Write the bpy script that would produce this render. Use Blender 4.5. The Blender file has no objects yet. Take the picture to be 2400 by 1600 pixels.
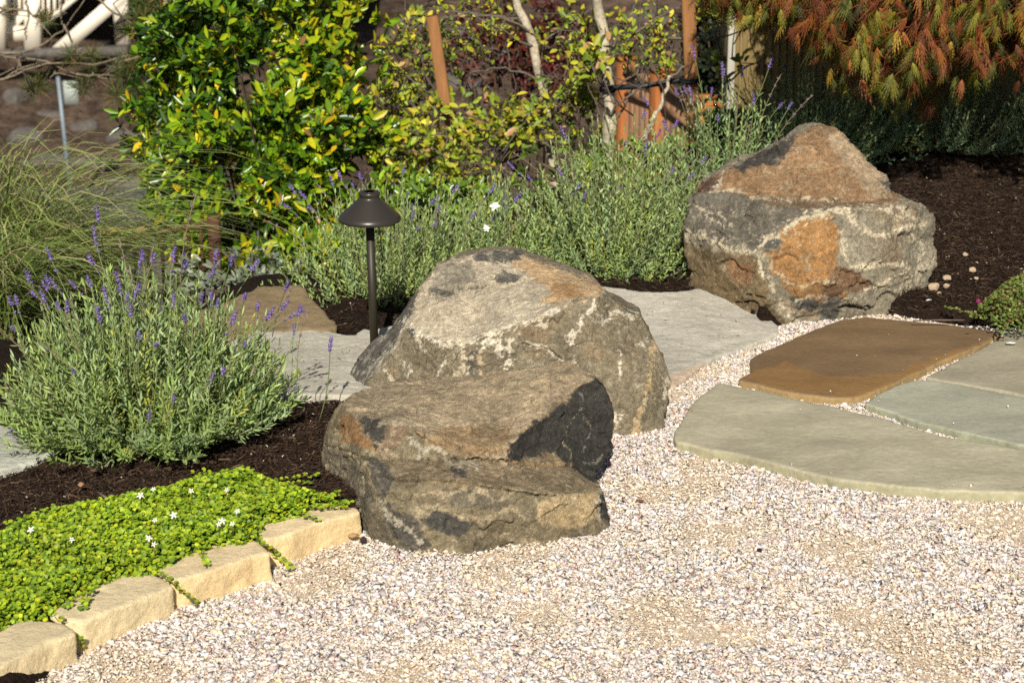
import bpy, math, random
import numpy as np
from mathutils import Vector
from mathutils.geometry import delaunay_2d_cdt

# ------------------------------------------------------------------ camera, sky, sun, exposure
SC = bpy.context.scene
COL = SC.collection
PITCH = math.radians(17.5)
CAMZ = 1.7
LENS = 70.0
FPX = LENS / 36.0 * 2400.0
cam_d = bpy.data.cameras.new("camera"); cam = bpy.data.objects.new("camera", cam_d); COL.objects.link(cam)
cam.location = (0, 0, CAMZ); cam.rotation_euler = (math.radians(90) - PITCH, 0, 0)
cam_d.lens = LENS; cam_d.sensor_width = 36.0; cam_d.clip_start = 0.1; cam_d.clip_end = 2000
cam_d.dof.use_dof = True; cam_d.dof.focus_distance = 4.75; cam_d.dof.aperture_fstop = 7.5
SC.camera = cam
SUN_EL = math.radians(37); SUN_AZ = math.radians(183)      # compass-like: 180 = behind the camera (-Y)
w = bpy.data.worlds.new("World"); SC.world = w; w.use_nodes = True
nt = w.node_tree; nt.nodes.clear()
sky = nt.nodes.new("ShaderNodeTexSky"); sky.sky_type = 'NISHITA'; sky.sun_disc = False
sky.sun_elevation = SUN_EL; sky.sun_rotation = SUN_AZ
bg = nt.nodes.new("ShaderNodeBackground"); bg.inputs[1].default_value = 0.05
wo = nt.nodes.new("ShaderNodeOutputWorld")
nt.links.new(sky.outputs[0], bg.inputs[0]); nt.links.new(bg.outputs[0], wo.inputs[0])
sd = bpy.data.lights.new("sun", 'SUN'); so = bpy.data.objects.new("sun", sd); COL.objects.link(so)
sd.energy = 5.0; sd.angle = math.radians(0.53); sd.color = (1.0, 0.94, 0.83)
sundir = Vector((math.sin(SUN_AZ) * math.cos(SUN_EL), math.cos(SUN_AZ) * math.cos(SUN_EL), math.sin(SUN_EL)))
so.rotation_euler = sundir.to_track_quat('Z', 'Y').to_euler(); so.location = (0, -5, 8)
SC.view_settings.view_transform = 'Standard'; SC.view_settings.look = 'None'
SC.view_settings.exposure = 0.25; SC.view_settings.gamma = 1
SC.render.engine = 'CYCLES'
SC.cycles.max_bounces = 6; SC.cycles.transparent_max_bounces = 4
SC.cycles.use_denoising = False

# ------------------------------------------------------------------ pixel <-> world helpers (photo is 2400 x 1600)
cp, sp = math.cos(PITCH), math.sin(PITCH)
def ray(px, py):
    a = px - 1200.0; b = 800.0 - py
    return np.array([a, FPX * cp + b * sp, -FPX * sp + b * cp])
def PY(px, py, Y):
    r = ray(px, py); return np.array([0, 0, CAMZ]) + r * (Y / r[1])
def PZ(px, py, z=0.0):
    r = ray(px, py); return np.array([0, 0, CAMZ]) + r * ((z - CAMZ) / r[2])
def proj(V):
    V = np.asarray(V, float); d = V - np.array([0, 0, CAMZ])
    f = d[:, 1] * cp - d[:, 2] * sp; u = d[:, 1] * sp + d[:, 2] * cp
    f = np.maximum(f, 1e-3)
    return 1200 + FPX * d[:, 0] / f, 800 - FPX * u / f

# ------------------------------------------------------------------ numpy noise
_rng = np.random.RandomState(7)
_perm = _rng.permutation(256); _perm = np.concatenate([_perm, _perm, _perm])
_grad = _rng.normal(size=(256, 3)); _grad /= np.linalg.norm(_grad, axis=1)[:, None]
def noise(P, s=1.0, off=0.0):
    P = np.asarray(P, float) * s + off
    i = np.floor(P).astype(int); f = P - i; i &= 255
    u = f * f * f * (f * (f * 6 - 15) + 10)
    out = np.zeros(len(P))
    for dx in (0, 1):
        for dy in (0, 1):
            for dz in (0, 1):
                h = _perm[_perm[_perm[i[:, 0] + dx] + i[:, 1] + dy] + i[:, 2] + dz]
                g = _grad[h]
                d = (f[:, 0] - dx) * g[:, 0] + (f[:, 1] - dy) * g[:, 1] + (f[:, 2] - dz) * g[:, 2]
                wgt = (u[:, 0] if dx else 1 - u[:, 0]) * (u[:, 1] if dy else 1 - u[:, 1]) * (u[:, 2] if dz else 1 - u[:, 2])
                out += d * wgt
    return out * 1.6
def fbm(P, s=1.0, o=4, off=0.0, g=0.5):
    r = 0; a = 1.0
    for k in range(o):
        r = r + a * noise(P, s * 2 ** k, off + 17.3 * k); a *= g
    return r
def ridged(P, s, off=0.0):
    return 1 - np.abs(noise(P, s, off))
def sstep(a, b, x):
    t = np.clip((x - a) / (b - a), 0, 1); return t * t * (3 - 2 * t)
def inpoly(x, y, poly):
    poly = np.asarray(poly, float); n = len(poly); c = np.zeros(len(x), bool)
    j = n - 1
    for i in range(n):
        xi, yi = poly[i]; xj, yj = poly[j]
        if yi != yj:
            m = ((yi > y) != (yj > y)) & (x < (xj - xi) * (y - yi) / (yj - yi) + xi)
            c ^= m
        j = i
    return c
def polydist(x, y, pts):
    d = np.full(len(x), 1e9)
    for (ax, ay), (bx, by) in zip(pts[:-1], pts[1:]):
        ux, uy = bx - ax, by - ay; L = ux * ux + uy * uy + 1e-12
        t = np.clip(((x - ax) * ux + (y - ay) * uy) / L, 0, 1)
        d = np.minimum(d, np.hypot(x - ax - t * ux, y - ay - t * uy))
    return d

# ------------------------------------------------------------------ materials
def lin(r, g, b):
    return tuple(((c / 255) / 12.92 if c / 255 < 0.04045 else ((c / 255 + 0.055) / 1.055) ** 2.4) for c in (r, g, b))
def new_mat(name, base=(.5, .5, .5), rough=.8, spec=.3, attr=False, mott=None, bump=None, trans=0.0, metal=0.0, stretch=None, mott2=None, speck=None):
    """mott=(scale, lo, hi): multiply by noise; bump=[(scale,dist)...]; trans: translucent share"""
    m = bpy.data.materials.new(name); m.use_nodes = True
    t = m.node_tree; b = t.nodes["Principled BSDF"]; L = t.links
    b.inputs["Roughness"].default_value = rough; b.inputs["Metallic"].default_value = metal
    b.inputs["Specular IOR Level"].default_value = spec
    if attr:
        a = t.nodes.new("ShaderNodeAttribute"); a.attribute_name = "Col"; c = a.outputs["Color"]
    else:
        a = t.nodes.new("ShaderNodeRGB"); a.outputs[0].default_value = (*base, 1); c = a.outputs[0]
    tc = t.nodes.new("ShaderNodeTexCoord"); co = tc.outputs["Object"]
    if stretch:
        mp = t.nodes.new("ShaderNodeMapping"); mp.inputs["Scale"].default_value = stretch
        L.new(co, mp.inputs[0]); co = mp.outputs[0]
    for mm in (mott, mott2):
        if not mm: continue
        n = t.nodes.new("ShaderNodeTexNoise"); n.inputs["Scale"].default_value = mm[0]; n.inputs["Detail"].default_value = 6; n.inputs["Roughness"].default_value = .62
        L.new(co, n.inputs[0])
        r = t.nodes.new("ShaderNodeMapRange"); r.inputs[1].default_value = .3; r.inputs[2].default_value = .7
        r.inputs[3].default_value = mm[1]; r.inputs[4].default_value = mm[2]; L.new(n.outputs[0], r.inputs[0])
        v = t.nodes.new("ShaderNodeVectorMath"); v.operation = 'SCALE'; L.new(c, v.inputs[0]); L.new(r.outputs[0], v.inputs["Scale"]); c = v.outputs[0]
    if speck:   # (scale, threshold, color)
        n = t.nodes.new("ShaderNodeTexNoise"); n.inputs["Scale"].default_value = speck[0]; n.inputs["Detail"].default_value = 3
        L.new(co, n.inputs[0])
        r = t.nodes.new("ShaderNodeMapRange"); r.inputs[1].default_value = speck[1]; r.inputs[2].default_value = speck[1] + .05; L.new(n.outputs[0], r.inputs[0])
        x = t.nodes.new("ShaderNodeMix"); x.data_type = 'RGBA'; L.new(r.outputs[0], x.inputs["Factor"]); L.new(c, x.inputs["A"]); x.inputs["B"].default_value = (*speck[2], 1); c = x.outputs["Result"]
    L.new(c, b.inputs["Base Color"])
    prev = None
    for (s, d) in (bump or []):
        n = t.nodes.new("ShaderNodeTexNoise"); n.inputs["Scale"].default_value = s; n.inputs["Detail"].default_value = 5; n.inputs["Roughness"].default_value = .65
        L.new(co, n.inputs[0])
        bb = t.nodes.new("ShaderNodeBump"); bb.inputs["Distance"].default_value = d; bb.inputs["Strength"].default_value = 1
        L.new(n.outputs[0], bb.inputs["Height"])
        if prev: L.new(prev, bb.inputs["Normal"])
        prev = bb.outputs[0]
    if prev: L.new(prev, b.inputs["Normal"])
    if trans > 0:
        tr = t.nodes.new("ShaderNodeBsdfTranslucent"); L.new(c, tr.inputs[0])
        mx = t.nodes.new("ShaderNodeMixShader"); mx.inputs[0].default_value = trans
        out = t.nodes["Material Output"]; L.new(b.outputs[0], mx.inputs[1]); L.new(tr.outputs[0], mx.inputs[2]); L.new(mx.outputs[0], out.inputs[0])
    return m
M = {}
M['rock'] = new_mat("rock", rough=.85, spec=.25, attr=True, mott=(70, .72, 1.25), mott2=(300, .62, 1.32), bump=[(45, .005), (160, .005), (420, .003)], speck=(430, .69, (.45, .41, .32)))
M['slab'] = new_mat("slab", rough=.8, spec=.25, attr=True, mott=(5, .80, 1.13), mott2=(90, .80, 1.16), bump=[(14, .005), (60, .003), (240, .0012)], stretch=(1, 1.4, 1))
M['paver'] = new_mat("paver", rough=.72, spec=.3, attr=True, mott=(5, .78, 1.15), mott2=(70, .84, 1.14), bump=[(30, .0008), (110, .0007), (300, .0006)], stretch=(1, 2.0, 1), speck=(260, .735, (.45, .43, .36)))
M['edging'] = new_mat("edging", rough=.8, spec=.2, attr=True, mott=(16, .80, 1.12), mott2=(200, .84, 1.12), speck=(90, .70, (.42, .31, .16)), bump=[(40, .003), (120, .002), (300, .0015)])
M['gravel'] = new_mat("gravel", rough=.75, spec=.25, attr=True, mott=(300, .85, 1.12))
M['sand'] = new_mat("sand", base=(.76, .60, .42), rough=.95, spec=.1, mott=(12, .85, 1.05), mott2=(260, .62, 1.12), bump=[(240, .004)])
M['soil'] = new_mat("soil", base=(.026, .016, .011), rough=.95, spec=.1, mott=(10, .6, 1.3), mott2=(120, .35, 1.7), bump=[(45, .02), (190, .01)])
M['shred'] = new_mat("shred", rough=.9, spec=.12, attr=True, mott=(120, .7, 1.3))
M['leaf'] = new_mat("leaf", rough=.5, spec=.4, attr=True, trans=.17)
M['glossleaf'] = new_mat("glossleaf", rough=.30, spec=.5, attr=True, trans=.16, mott=(60, .85, 1.15))
M['laceleaf'] = new_mat("laceleaf", rough=.6, spec=.3, attr=True, trans=.12)
M['petal'] = new_mat("petal", rough=.7, spec=.2, attr=True, trans=.2)
M['bark'] = new_mat("bark", rough=.9, spec=.1, attr=True, mott=(60, .6, 1.3), bump=[(80, .004)])
M['cedar'] = new_mat("cedar", base=(.36, .125, .036), rough=.75, spec=.2, mott=(9, .7, 1.2), mott2=(60, .8, 1.15), bump=[(60, .002)], stretch=(5, 5, .6))
M['cedarboard'] = new_mat("cedarboard", base=(.36, .20, .105), rough=.8, spec=.2, mott=(7, .55, 1.35), mott2=(60, .8, 1.15), stretch=(6, 6, .5))
M['stake'] = new_mat("stake", base=(.25, .115, .042), rough=.75, spec=.2, mott=(12, .75, 1.2), mott2=(90, .85, 1.1), bump=[(90, .0015)], stretch=(5, 5, .5))
M['bronze'] = new_mat("bronze", base=(.032, .027, .021), rough=.34, spec=.55, mott2=(900, .93, 1.08))
M['pole'] = new_mat("pole", base=(.028, .023, .014), rough=.5, spec=.4)
M['strap'] = new_mat("strap", base=(.012, .013, .016), rough=.6)
M['rail'] = new_mat("rail", base=(.085, .032, .016), rough=.7, mott=(40, .8, 1.2))
M['siding'] = new_mat("siding", base=(.37, .27, .115), rough=.7, mott=(30, .92, 1.05))
M['trimwhite'] = new_mat("trimwhite", base=(.62, .58, .48), rough=.7, mott=(30, .93, 1.05))
M['housewhite'] = new_mat("housewhite", base=(.82, .74, .60), rough=.7, mott=(3, .95, 1.03))
M['dark'] = new_mat("dark", base=(.02, .018, .016), rough=.9, mott=(3, .6, 1.3))
M['hill'] = new_mat("hill", base=(.105, .072, .053), rough=.95, spec=.05, mott=(.5, .45, 1.45), mott2=(4, .4, 1.5), bump=[(3, .12), (12, .05)])
M['road'] = new_mat("road", base=(.115, .105, .10), rough=.9, mott=(.6, .85, 1.1))
M['greystone'] = new_mat("greystone", base=(.12, .105, .092), rough=.9, mott=(2, .6, 1.3), mott2=(14, .7, 1.25), bump=[(6, .05)])
M['galv'] = new_mat("galv", base=(.23, .29, .33), rough=.5, metal=.2, mott=(20, .9, 1.05))
M['plate'] = new_mat("plate", base=(.36, .40, .36), rough=.6, mott=(6, .85, 1.1))
M['tanboard'] = new_mat("tanboard", base=(.42, .27, .12), rough=.8, mott=(12, .8, 1.15))

# ------------------------------------------------------------------ object helpers
def tag(o, label=None, cat=None, group=None, kind=None):
    if label: o["label"] = label
    if cat: o["category"] = cat
    if group: o["group"] = group
    if kind: o["kind"] = kind
    return o
def empty(name, loc=(0, 0, 0)):
    o = bpy.data.objects.new(name, None); COL.objects.link(o); o.location = tuple(float(v) for v in loc); o.empty_display_size = .1
    return o
def mesh(name, V, F, mat, parent=None, col=None, smooth=False, origin=None):
    """F: (n,3)/(n,4) array or list of arrays"""
    V = np.asarray(V, float)
    if origin is None:
        origin = np.array(parent_world(parent)) if parent else np.array([V[:, 0].mean(), V[:, 1].mean(), V[:, 2].min()])
    Vl = V - np.asarray(origin, float)
    if isinstance(F, np.ndarray): F = [F]
    F = [np.asarray(f, int) for f in F if len(f)]
    me = bpy.data.meshes.new(name)
    nl = sum(f.size for f in F); nf = sum(len(f) for f in F)
    me.vertices.add(len(V)); me.vertices.foreach_set("co", Vl.astype(np.float32).ravel())
    me.loops.add(nl); me.loops.foreach_set("vertex_index", np.concatenate([f.ravel() for f in F]).astype(np.int32))
    tot = np.concatenate([np.full(len(f), f.shape[1]) for f in F]); st = np.concatenate([[0], np.cumsum(tot)[:-1]])
    me.polygons.add(nf); me.polygons.foreach_set("loop_start", st.astype(np.int32)); me.polygons.foreach_set("loop_total", tot.astype(np.int32))
    if smooth: me.polygons.foreach_set("use_smooth", np.ones(nf, bool))
    me.update(calc_edges=True)
    if col is not None:
        a = me.color_attributes.new("Col", 'FLOAT_COLOR', 'POINT')
        c = np.ones((len(V), 4), np.float32); c[:, :3] = np.clip(np.asarray(col), 0, 1)
        a.data.foreach_set("color", c.ravel())
    me.materials.append(mat)
    o = bpy.data.objects.new(name, me); COL.objects.link(o)
    if parent:
        o.parent = parent; o.location = tuple(np.asarray(origin) - np.array(parent_world(parent)))
    else:
        o.location = tuple(float(v) for v in origin)
    return o
def parent_world(p):
    v = Vector((0, 0, 0))
    while p is not None:
        v = v + p.location; p = p.parent
    return v
def copy_tree(o, parent=None):
    c = o.copy(); COL.objects.link(c); c.parent = parent
    for ch in list(o.children): copy_tree(ch, c)
    return c
class MB:
    def __init__(s): s.V = []; s.F = []; s.C = []; s.n = 0
    def add(s, V, F, c=None):
        V = np.asarray(V, float); F = np.asarray(F, int)
        s.V.append(V); s.F.append(F + s.n); s.n += len(V)
        s.C.append(np.tile(np.asarray(c if c is not None else (.5, .5, .5), float), (len(V), 1)) if (c is None or np.ndim(c) == 1) else np.asarray(c))
    def box(s, c, size, c0=None, rz=0.0, R=None, bev=0.0):
        x, y, z = [v / 2 for v in size]; b = min(bev, x * .9, y * .9)
        pts = []
        for zz in (-z, z):
            for (sx, sy) in ((-1, -1), (1, -1), (1, 1), (-1, 1)):
                if b > 0:
                    if sx * sy > 0: pp = [(sx * x, sy * (y - b)), (sx * (x - b), sy * y)]
                    else: pp = [(sx * (x - b), sy * y), (sx * x, sy * (y - b))]
                else: pp = [(sx * x, sy * y)]
                for q in pp: pts.append((q[0], q[1], zz))
        pts = np.array(pts); k = len(pts) // 2
        if R is None:
            ca, sa = math.cos(rz), math.sin(rz); R = np.array([[ca, -sa, 0], [sa, ca, 0], [0, 0, 1]])
        pts = pts @ R.T + np.asarray(c, float)
        F = []
        for i in range(k):
            j = (i + 1) % k; F += [(i, j, k + j), (i, k + j, k + i)]
        for i in range(1, k - 1): F += [(0, i + 1, i), (k, k + i, k + i + 1)]
        s.add(pts, F, c0)
    def tube(s, pts, rad, c=None, seg=6, caps=True):
        pts = np.asarray(pts, float); n = len(pts); rad = np.broadcast_to(rad, (n,))
        t = np.gradient(pts, axis=0); t /= np.linalg.norm(t, axis=1)[:, None] + 1e-12
        ref = np.array([0, 0, 1.0]) if abs(t[0, 2]) < .9 else np.array([1.0, 0, 0])
        a = np.cross(t, ref); a /= np.linalg.norm(a, axis=1)[:, None] + 1e-12; b = np.cross(t, a)
        an = np.linspace(0, 2 * math.pi, seg, endpoint=False)
        V = (pts[:, None, :] + rad[:, None, None] * (np.cos(an)[None, :, None] * a[:, None, :] + np.sin(an)[None, :, None] * b[:, None, :])).reshape(-1, 3)
        F = []
        for i in range(n - 1):
            for j in range(seg):
                k = (j + 1) % seg; p, q, r_, s_ = i * seg + j, i * seg + k, (i + 1) * seg + k, (i + 1) * seg + j
                F += [(p, q, r_), (p, r_, s_)]
        if caps:
            for j in range(1, seg - 1): F += [(0, j + 1, j), ((n - 1) * seg, (n - 1) * seg + j, (n - 1) * seg + j + 1)]
        if c is not None and np.ndim(c) == 2 and len(c) == n: c = np.repeat(np.asarray(c), seg, axis=0)
        s.add(V, F, c)
    def lathe(s, prof, c, col=None, seg=48):
        prof = np.asarray(prof, float); n = len(prof); an = np.linspace(0, 2 * math.pi, seg, endpoint=False)
        V = np.stack([prof[:, 0][:, None] * np.cos(an), prof[:, 0][:, None] * np.sin(an), np.repeat(prof[:, 1][:, None], seg, 1)], -1).reshape(-1, 3) + np.asarray(c)
        F = []
        for i in range(n - 1):
            for j in range(seg):
                k = (j + 1) % seg; p, q, r_, s_ = i * seg + j, i * seg + k, (i + 1) * seg + k, (i + 1) * seg + j
                F += [(p, q, r_), (p, r_, s_)]
        s.add(V, F, col)
    def build(s, name, mat, parent=None, smooth=False, origin=None):
        return mesh(name, np.concatenate(s.V), np.concatenate(s.F), mat, parent, np.concatenate(s.C), smooth, origin)
def frames(D, N):
    D = D / (np.linalg.norm(D, axis=1)[:, None] + 1e-12)
    S = np.cross(N, D); S /= np.linalg.norm(S, axis=1)[:, None] + 1e-12
    Nn = np.cross(D, S)
    return D, S, Nn
def scatter(mb, T, TF, P, D, N, S, C):
    """template T (k,3): x along D, y along side, z along normal; S (n,3) scales; C (n,3)"""
    D, Sd, Nn = frames(D, N)
    L = T[None, :, :] * S[:, None, :]
    V = P[:, None, :] + L[:, :, 0:1] * D[:, None, :] + L[:, :, 1:2] * Sd[:, None, :] + L[:, :, 2:3] * Nn[:, None, :]
    k = len(T); n = len(P)
    F = (TF[None, :, :] + (np.arange(n) * k)[:, None, None]).reshape(-1, TF.shape[1])
    mb.add(V.reshape(-1, 3), F, np.repeat(C, k, axis=0))
def rdir(rs, n):
    v = rs.normal(size=(n, 3)); return v / np.linalg.norm(v, axis=1)[:, None]
# leaf templates (tris)
NARROW = np.array([[0, 0, 0], [.35, -.5, .03], [.35, .5, .03], [.72, -.42, .0], [.72, .42, .0], [1, 0, -.06]], float)
NARROW_F = np.array([[0, 1, 2], [1, 3, 2], [2, 3, 4], [3, 5, 4]])
OVAL = np.array([[0, 0, 0], [.22, -.34, .06], [.22, .34, .06], [.55, -.5, .05], [.55, .5, .05], [.82, -.3, -.02], [.82, .3, -.02], [1, 0, -.1], [.22, 0, -.03], [.55, 0, -.06], [.82, 0, -.08]], float)
OVAL_F = np.array([[0, 1, 8], [0, 8, 2], [1, 3, 9], [1, 9, 8], [8, 9, 4], [8, 4, 2], [3, 5, 10], [3, 10, 9], [9, 10, 6], [9, 6, 4], [5, 7, 10], [10, 7, 6]])
an = np.linspace(0, 2 * math.pi, 7, endpoint=False)
ROUND = np.concatenate([[[0.5, 0, -.08]], np.stack([.5 - .5 * np.cos(an), .48 * np.sin(an), .06 * np.cos(2 * an) + .03], 1)])
ROUND_F = np.array([[0, 1 + i, 1 + (i + 1) % 7] for i in range(7)])

# ------------------------------------------------------------------ terrain
def terr(x, y):
    x = np.asarray(x, float); y = np.asarray(y, float)
    ye = 5.2 + .66 * sstep(-1.05, -.75, x) + .30 * sstep(-.7, -.4, x) + .9 * sstep(-.25, .2, x) + 1.7 * sstep(.5, 1.0, x)
    d = np.maximum(y - ye, 0)
    z = .055 - (.42 * d + .16 * (1 - np.exp(-d * 3))) * sstep(0, .35, d)
    z = np.maximum(z, -7.35)
    z = z + np.maximum(y - 38.6, 0) * .185 + np.maximum(y - 52, 0) * .1
    return z
GRAVEL_PX = [(60, 1640), (186, 1528), (318, 1466), (417, 1422), (490, 1390), (616, 1314), (681, 1290), (850, 1249), (950, 1180), (1300, 990), (1420, 850), (1480, 820),
             (1579, 800), (1700, 790), (1800, 770), (1870, 752), (1975, 735), (2025, 732), (2140, 748), (2346, 775), (2400, 766), (2800, 790), (3100, 2300), (-500, 2300), (-300, 1800)]
def gz(pxs, z): return np.array([PZ(a, b, z)[:2] for a, b in pxs])
GRAVEL_XY = gz(GRAVEL_PX, 0)
def bed_dist(x, y):
    """positive inside the planting bed (outside gravel)"""
    d = polydist(x, y, [tuple(p) for p in GRAVEL_XY] + [tuple(GRAVEL_XY[0])])
    return np.where(inpoly(x, y, GRAVEL_XY), -d, d)
def ground_z(x, y):
    x = np.asarray(x, float).ravel(); y = np.asarray(y, float).ravel()
    P = np.stack([x, y, 0 * x], 1)
    z = terr(x, y)
    near = (y < 9)
    s = np.where(near, sstep(-.03, .05, bed_dist(x, y)), 1)
    for q in SUNK: z = z - .07 * inpoly(x, y, q)
    h = z * s - .03 * (1 - s) + s * (.010 * noise(P, 6) + .006 * noise(P, 19) * near)
    return h
S1_PX = [(1360,672),(1413,670),(1467,677),(1534,683),(1601,680),(1677,668),(1740,690),(1800,740),(1825,762),(1824,780),(1793,796),(1739,818),(1677,836),(1650,848),(1623,871),(1579,905),(1480,925),(1380,900),(1330,800)]
SUNK = [gz([(a, b + 6) for a, b in S1_PX], .05)]
def grid_sheet(name, xs, ys, zf, mat, **kw):
    X, Y = np.meshgrid(xs, ys); Z = zf(X.ravel(), Y.ravel())
    V = np.stack([X.ravel(), Y.ravel(), Z], 1); nx, ny = len(xs), len(ys)
    i = np.arange(nx * ny).reshape(ny, nx)
    F = np.stack([i[:-1, :-1].ravel(), i[:-1, 1:].ravel(), i[1:, 1:].ravel(), i[1:, :-1].ravel()], 1)
    return mesh(name, V, F, mat, smooth=True, **kw)
xs = np.concatenate([np.linspace(-6, -2.2, 20)[:-1], np.linspace(-2.2, 3.0, 300), np.linspace(3.0, 7, 20)[1:]])
ys = np.concatenate([np.linspace(-6, 2.4, 12)[:-1], np.linspace(2.4, 8.6, 320)])
tag(grid_sheet("soil", xs, ys, ground_z, M['soil']), kind="structure")
def far_z(x, y):
    P = np.stack([x, y, 0 * x], 1)
    z = terr(x, y) + .02 * noise(P, 2) * (y < 30)
    emb = sstep(39, 41, y)
    return z + emb * (.28 * fbm(P, .35, 4) + .1 * fbm(P, 1.4, 2)) - .004
xs = np.linspace(-70, 70, 240); xs = np.sign(xs) * (np.abs(xs) / 70) ** 1.6 * 70
ys = np.concatenate([np.linspace(8.6, 38, 60)[:-1], np.linspace(38, 70, 130)[:-1], np.linspace(70, 400, 40)])
tag(grid_sheet("hillside", xs, ys, far_z, M['hill']), kind="structure")
# side skirts of ground so that the sheet reaches outward
for nm, x0, x1 in (("ground", -200, -6), ("ground", 7, 200)):
    tag(grid_sheet(nm, np.linspace(x0, x1, 12), np.linspace(-40, 8.6, 14), lambda x, y: terr(x, y) - .01, M['soil']), kind="structure")
tag(grid_sheet("ground", np.linspace(-6, 7, 6), np.linspace(-40, -6, 6), lambda x, y: terr(x, y) * 0 - .035, M['soil']), kind="structure")
rd = grid_sheet("road", np.linspace(-80, 80, 40), np.linspace(28, 39.2, 6), lambda x, y: x * 0 - 7.32, M['road']); tag(rd, kind="structure")

# gravel path sheet + chips
def fill_poly(name, XY, z, mat, kind):
    vs, es, fs, *_ = delaunay_2d_cdt([Vector(p) for p in XY], [], [list(range(len(XY)))], 1, 1e-5)
    V = np.array([[v[0], v[1], z] for v in vs]); F = np.array([f for f in fs])
    return tag(mesh(name, V, F, mat), kind=kind)
fill_poly("gravel_path", GRAVEL_XY, 0.0, M['sand'], "structure")

# paver / slab / edging outlines (photo pixels on their top plane)
PAVERS = {
 'front': (.028, [(1686,894),(1726,903),(1846,929),(1954,952),(2070,979),(2204,1019),(2400,1052),(2560,1090),(2680,1190),(2400,1153),(2204,1148),(2070,1135),(1958,1121),(1846,1095),(1735,1063),(1650,1050),(1583,1034),(1579,1026),(1583,1008),(1601,974),(1623,943),(1650,920)]),
 'brown': (.026, [(1730,889),(1759,871),(1757,842),(1779,827),(1846,798),(1913,769),(1971,749),(2025,742),(2132,751),(2226,760),(2293,769),(2346,780),(2293,809),(2204,845),(2150,871),(2096,894),(2025,925),(1998,932),(1936,929),(1846,916),(1779,900)]),
 'upper': (.025, [(2369,778),(2400,773),(2620,780),(2700,960),(2400,925),(2293,905),(2226,894),(2168,883),(2226,854),(2293,818)]),
 'middle': (.025, [(2150,887),(2248,900),(2337,918),(2400,932),(2720,985),(2700,1105),(2400,1043),(2293,1021),(2159,990),(2061,957),(2025,945),(2047,929),(2096,903)]),
}
def pts3(outline, z): return np.array([PZ(a, b, z) for a, b in outline])
FOOT = []     # footprints kept free of chips
# ------------------------------------------------------------------ rock machinery
def remesh(V, F, vox):
    me = bpy.data.meshes.new("tmp"); me.from_pydata([tuple(v) for v in V], [], [tuple(int(i) for i in f) for f in F]); me.update()
    import bmesh
    bm = bmesh.new(); bm.from_mesh(me); bmesh.ops.recalc_face_normals(bm, faces=bm.faces); bm.to_mesh(me); bm.free()
    o = bpy.data.objects.new("tmp", me); COL.objects.link(o)
    md = o.modifiers.new("r", 'REMESH'); md.mode = 'VOXEL'; md.voxel_size = vox
    dg = bpy.context.evaluated_depsgraph_get(); ev = o.evaluated_get(dg); m2 = ev.to_mesh()
    n = len(m2.vertices); A = np.empty(n * 3, np.float32); m2.vertices.foreach_get("co", A); A = A.reshape(-1, 3).astype(float)
    nl = len(m2.loops); LI = np.empty(nl, np.int32); m2.loops.foreach_get("vertex_index", LI)
    FF = LI.reshape(-1, 4)
    ne = len(m2.edges); E = np.empty(ne * 2, np.int32); m2.edges.foreach_get("vertices", E); E = E.reshape(-1, 2)
    ev.to_mesh_clear(); bpy.data.objects.remove(o); bpy.data.meshes.remove(me)
    return A, FF, E
def relax(V, E, it, k=.5):
    n = len(V); deg = np.bincount(E.ravel(), minlength=n)[:, None].astype(float); deg[deg == 0] = 1
    for _ in range(it):
        S = np.zeros_like(V)
        for c in range(3):
            S[:, c] = np.bincount(E[:, 0], V[E[:, 1], c], n) + np.bincount(E[:, 1], V[E[:, 0], c], n)
        V = V + k * (S / deg - V)
    return V
def vnormals(V, F):
    n = np.cross(V[F[:, 2]] - V[F[:, 0]], V[F[:, 3]] - V[F[:, 1]]); N = np.zeros_like(V)
    for c in range(3):
        for j in range(4): N[:, c] += np.bincount(F[:, j], n[:, c], len(V))
    return N / (np.linalg.norm(N, axis=1)[:, None] + 1e-12)
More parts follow.
